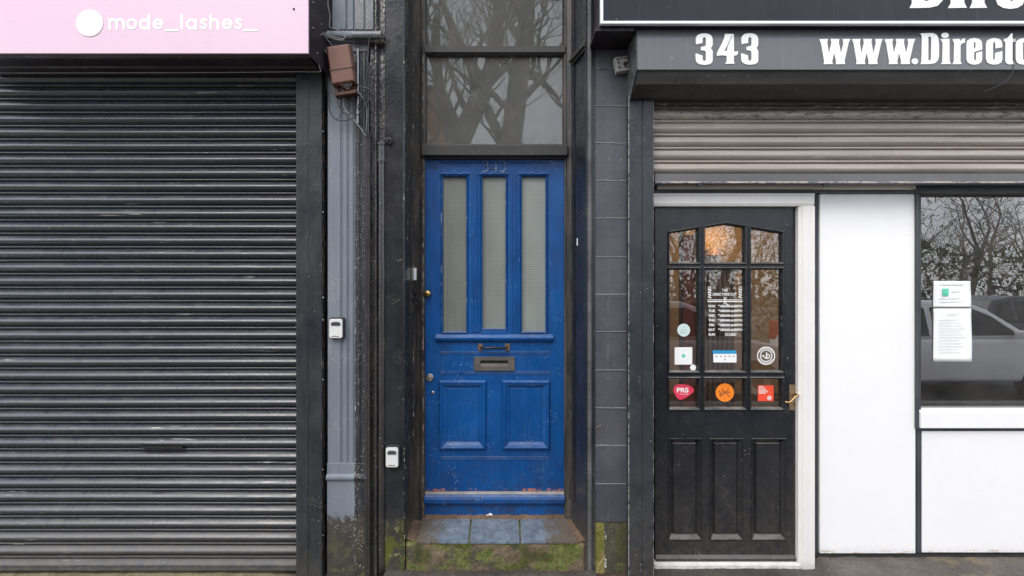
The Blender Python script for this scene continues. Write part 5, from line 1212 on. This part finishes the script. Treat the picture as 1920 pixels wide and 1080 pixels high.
for k in range(46):
    tr, cr = bases[k % 3]; x = -24+k*1.35+rd.gauss(0, .6); y = -18-rd.random()*12; a = rd.random()*6; s = rd.uniform(.5, 1.0); ca, sa = math.cos(a)*s, math.sin(a)*s
    for mb in (tr, cr): wd.add([(x+p[0]*ca-p[1]*sa, y+p[0]*sa+p[1]*ca, .7+p[2]*s) for p in mb.v], mb.f)
tag(wd.build('woodland', M['bark'], fix=False), 'mass of bare snow dusted trees on the bank across the road', 'woodland', kind='stuff')
M['twig'] = plain('dead_brush', (.20, .18, .12), .9, var=.6)
br = MB()
for k in range(26000):
    x = rd.uniform(-26, 40); y = rd.uniform(-30, -17.6); hm = 4.8+2.8*mn.noise(Vector((x*.3, y*.3, 1))); z = .6+rd.random()**.8*hm
    d = Vector((rd.gauss(0, .6), rd.gauss(0, .4), rd.gauss(.4, .6))).normalized()*rd.uniform(.25, .7); w_ = Vector((rd.gauss(0, 1), 0, rd.gauss(0, 1))).normalized()*rd.uniform(.01, .04)
    p = Vector((x, y, z)); br.add([p-w_, p+w_, p+d], [(0, 1, 2)])
tag(br.build('brushwood', M['twig'], fix=False), 'tangle of dead brush among the trees across the road', 'brushwood', kind='stuff')
# evergreen hedge
M['leaf'] = plain('dark_evergreen', (.05, .07, .035), .7, var=.4)
hg = MB()
for k in range(14000):
    x = rd.uniform(-26, 34); y = rd.uniform(-17.6, -15.4); hmax = 2.1+1.2*(x > 15)+1.0*mn.noise(Vector((x*.35, 0, 0)))+.3*mn.noise(Vector((x*2, 3, 0))); z = .0+rd.random()**.7*hmax; s = rd.uniform(.08, .2)
    d = [Vector((rd.gauss(0, 1), rd.gauss(0, 1), rd.gauss(0, 1))).normalized()*s for _ in range(3)]
    hg.add([(x+p.x, y+p.y, z+p.z) for p in d], [(0, 1, 2)])
tag(hg.build('hedge', M['leaf'], fix=False), 'long dark evergreen hedge across the road', 'hedge')
# brick tenement
t = thing('brick_building', (-10, -29, 0), 'orange brick building across the road at the left', 'building')
M['brick'] = plain('orange_brick', (.42, .17, .08), .8, bump=.6, bs=20)
MB().box(-17, -4.75, -37, -29, 0, 14.2).build('wall', M['brick'], t)
for i in range(4):
    for j in range(4): w_ = MB().box(-15.5+i*2.8, -14.3+i*2.8, -28.99, -28.9, 1.5+j*3.2, 3.3+j*3.2).build('window', plain('window_glass_dark', (.03, .035, .04), .1), t) if (i or j) else MB().box(-15.5, -14.3, -28.99, -28.9, 1.5, 3.3).build('window', plain('window_glass_dark', (.03, .035, .04), .1), t)
MB().poly([(-17.1, 14.21), (-4.7, 14.21), (-4.7, 14.5), (-17.1, 14.5)], -37.2, -28.8).build('roof', plain('slate_roof', (.08, .08, .09), .6), t)
# cars
M['tyre'] = plain('tyre_rubber', (.02, .02, .02), .8); M['rim'] = plain('alloy_rim', (.4, .4, .42), .35, .8); M['cglass'] = plain('car_glass', (.02, .024, .028), .05, 0)
def car(x, y, label, col, d=1):
    z = -.13
    t = thing('parked_car', (x, y, z), label, 'car', 'cars parked along the road')
    m = plain('car_paint', col, .3, 0, var=.05)
    def W(zz): return .90 if zz <= .95 else .90-(zz-.95)*.30
    low = [(-2.15, .30), (2.2, .30), (2.24, .62), (2.12, .82), (1.25, 1.0), (-2.10, 1.0), (-2.2, .8)]
    top = [(-2.05, 1.0), (1.25, 1.0), (.62, 1.46), (.28, 1.60), (-1.2, 1.63), (-1.75, 1.52)]
    for nm_, ol, in (('body', low), ('cabin', top)):
        n = len(ol); vs_ = [(x+d*a, y+s*(W(b_) if nm_ == 'cabin' else .90), z+b_) for s in (1, -1) for a, b_ in ol]
        MB().add(vs_, [tuple(range(n)), tuple(range(2*n-1, n-1, -1))]+[(i, i+n, (i+1) % n+n, (i+1) % n) for i in range(n)]).build(nm_, m, t, bev=.07, seg=4, smooth=True)
    for s in (1, -1):
        for q in ([(-.35, 1.04), (-.35, 1.50), (.30, 1.50), (.62, 1.36), (1.0, 1.06)], [(-1.25, 1.04), (-1.25, 1.5), (-.45, 1.5), (-.45, 1.04)], [(-1.85, 1.06), (-1.62, 1.46), (-1.35, 1.5), (-1.35, 1.04)]):
            MB().add([(x+d*a, y+s*(W(b_)+.006), z+b_) for a, b_ in q]+[(x+d*a, y+s*(W(b_)-.02), z+b_) for a, b_ in q], [tuple(range(len(q)))]+[(i, i+len(q), (i+1) % len(q)+len(q), (i+1) % len(q)) for i in range(len(q))]).build('window', M['cglass'], t)
        for a in (-1.42, 1.38):
            wh = MB(); wh.lathe_y(x+d*a, z+.32, [(.36, y+s*.78), (.36, y+s*.905)], 28); wo = wh.build('wheel_arch', M['void'], t)
            wh = MB(); wh.lathe_y(x+d*a, z+.32, [(.31, y+s*.70), (.32, y+s*.90), (.28, y+s*.925), (.21, y+s*.92)], 28); wo = wh.build('wheel', M['tyre'], t)
            rm_ = MB().lathe_y(x+d*a, z+.32, [(.205, y+s*.90), (.205, y+s*.927), (.19, y+s*.93), (.05, y+s*.915)], 20).build('rim', M['rim'], wo)
        MB().box(x+d*.85, x+d*1.0, y+s*.92, y+s*1.06, z+1.0, z+1.14).build('mirror', m, t, bev=.03)
        MB().box(x+d*1.95, x+d*2.18, y+s*.62, y+s*.905, z+.64, z+.80).build('headlight', M['steel'], t, bev=.03)
        MB().box(x-d*2.19, x-d*1.98, y+s*.66, y+s*.91, z+.82, z+1.2).build('tail_light', plain('red_lens', (.5, .01, .015), .2), t, bev=.03)
    MB().add([(x+d*a, y+s*w, z+b_) for a, b_, s, w in ((1.21, 1.05, 1, .80), (1.21, 1.05, -1, .80), (.66, 1.455, -1, .66), (.66, 1.455, 1, .66))]+[(x+d*a, y+s*w, z+b_) for a, b_, s, w in ((1.1, 1.0, 1, .80), (1.1, 1.0, -1, .80), (.55, 1.42, -1, .66), (.55, 1.42, 1, .66))], [(0,1,2,3),(0,4,5,1),(1,5,6,2),(2,6,7,3),(3,7,4,0)]).build('windscreen', plain('windscreen', (.6, .64, .6), .05), t)
    return t
car(2.5, -5.7, 'burgundy grey car parked at the kerb nearest the blue door', (.5, .45, .47))
car(7.2, -5.8, 'silver grey people carrier parked at the kerb opposite the shop window', (.86, .87, .90))
car(13.4, -9.8, 'dark blue car with snow on its roof parked on the far side of the road', (.05, .06, .09))
scene.render.resolution_x = 1024; scene.render.resolution_y = 576
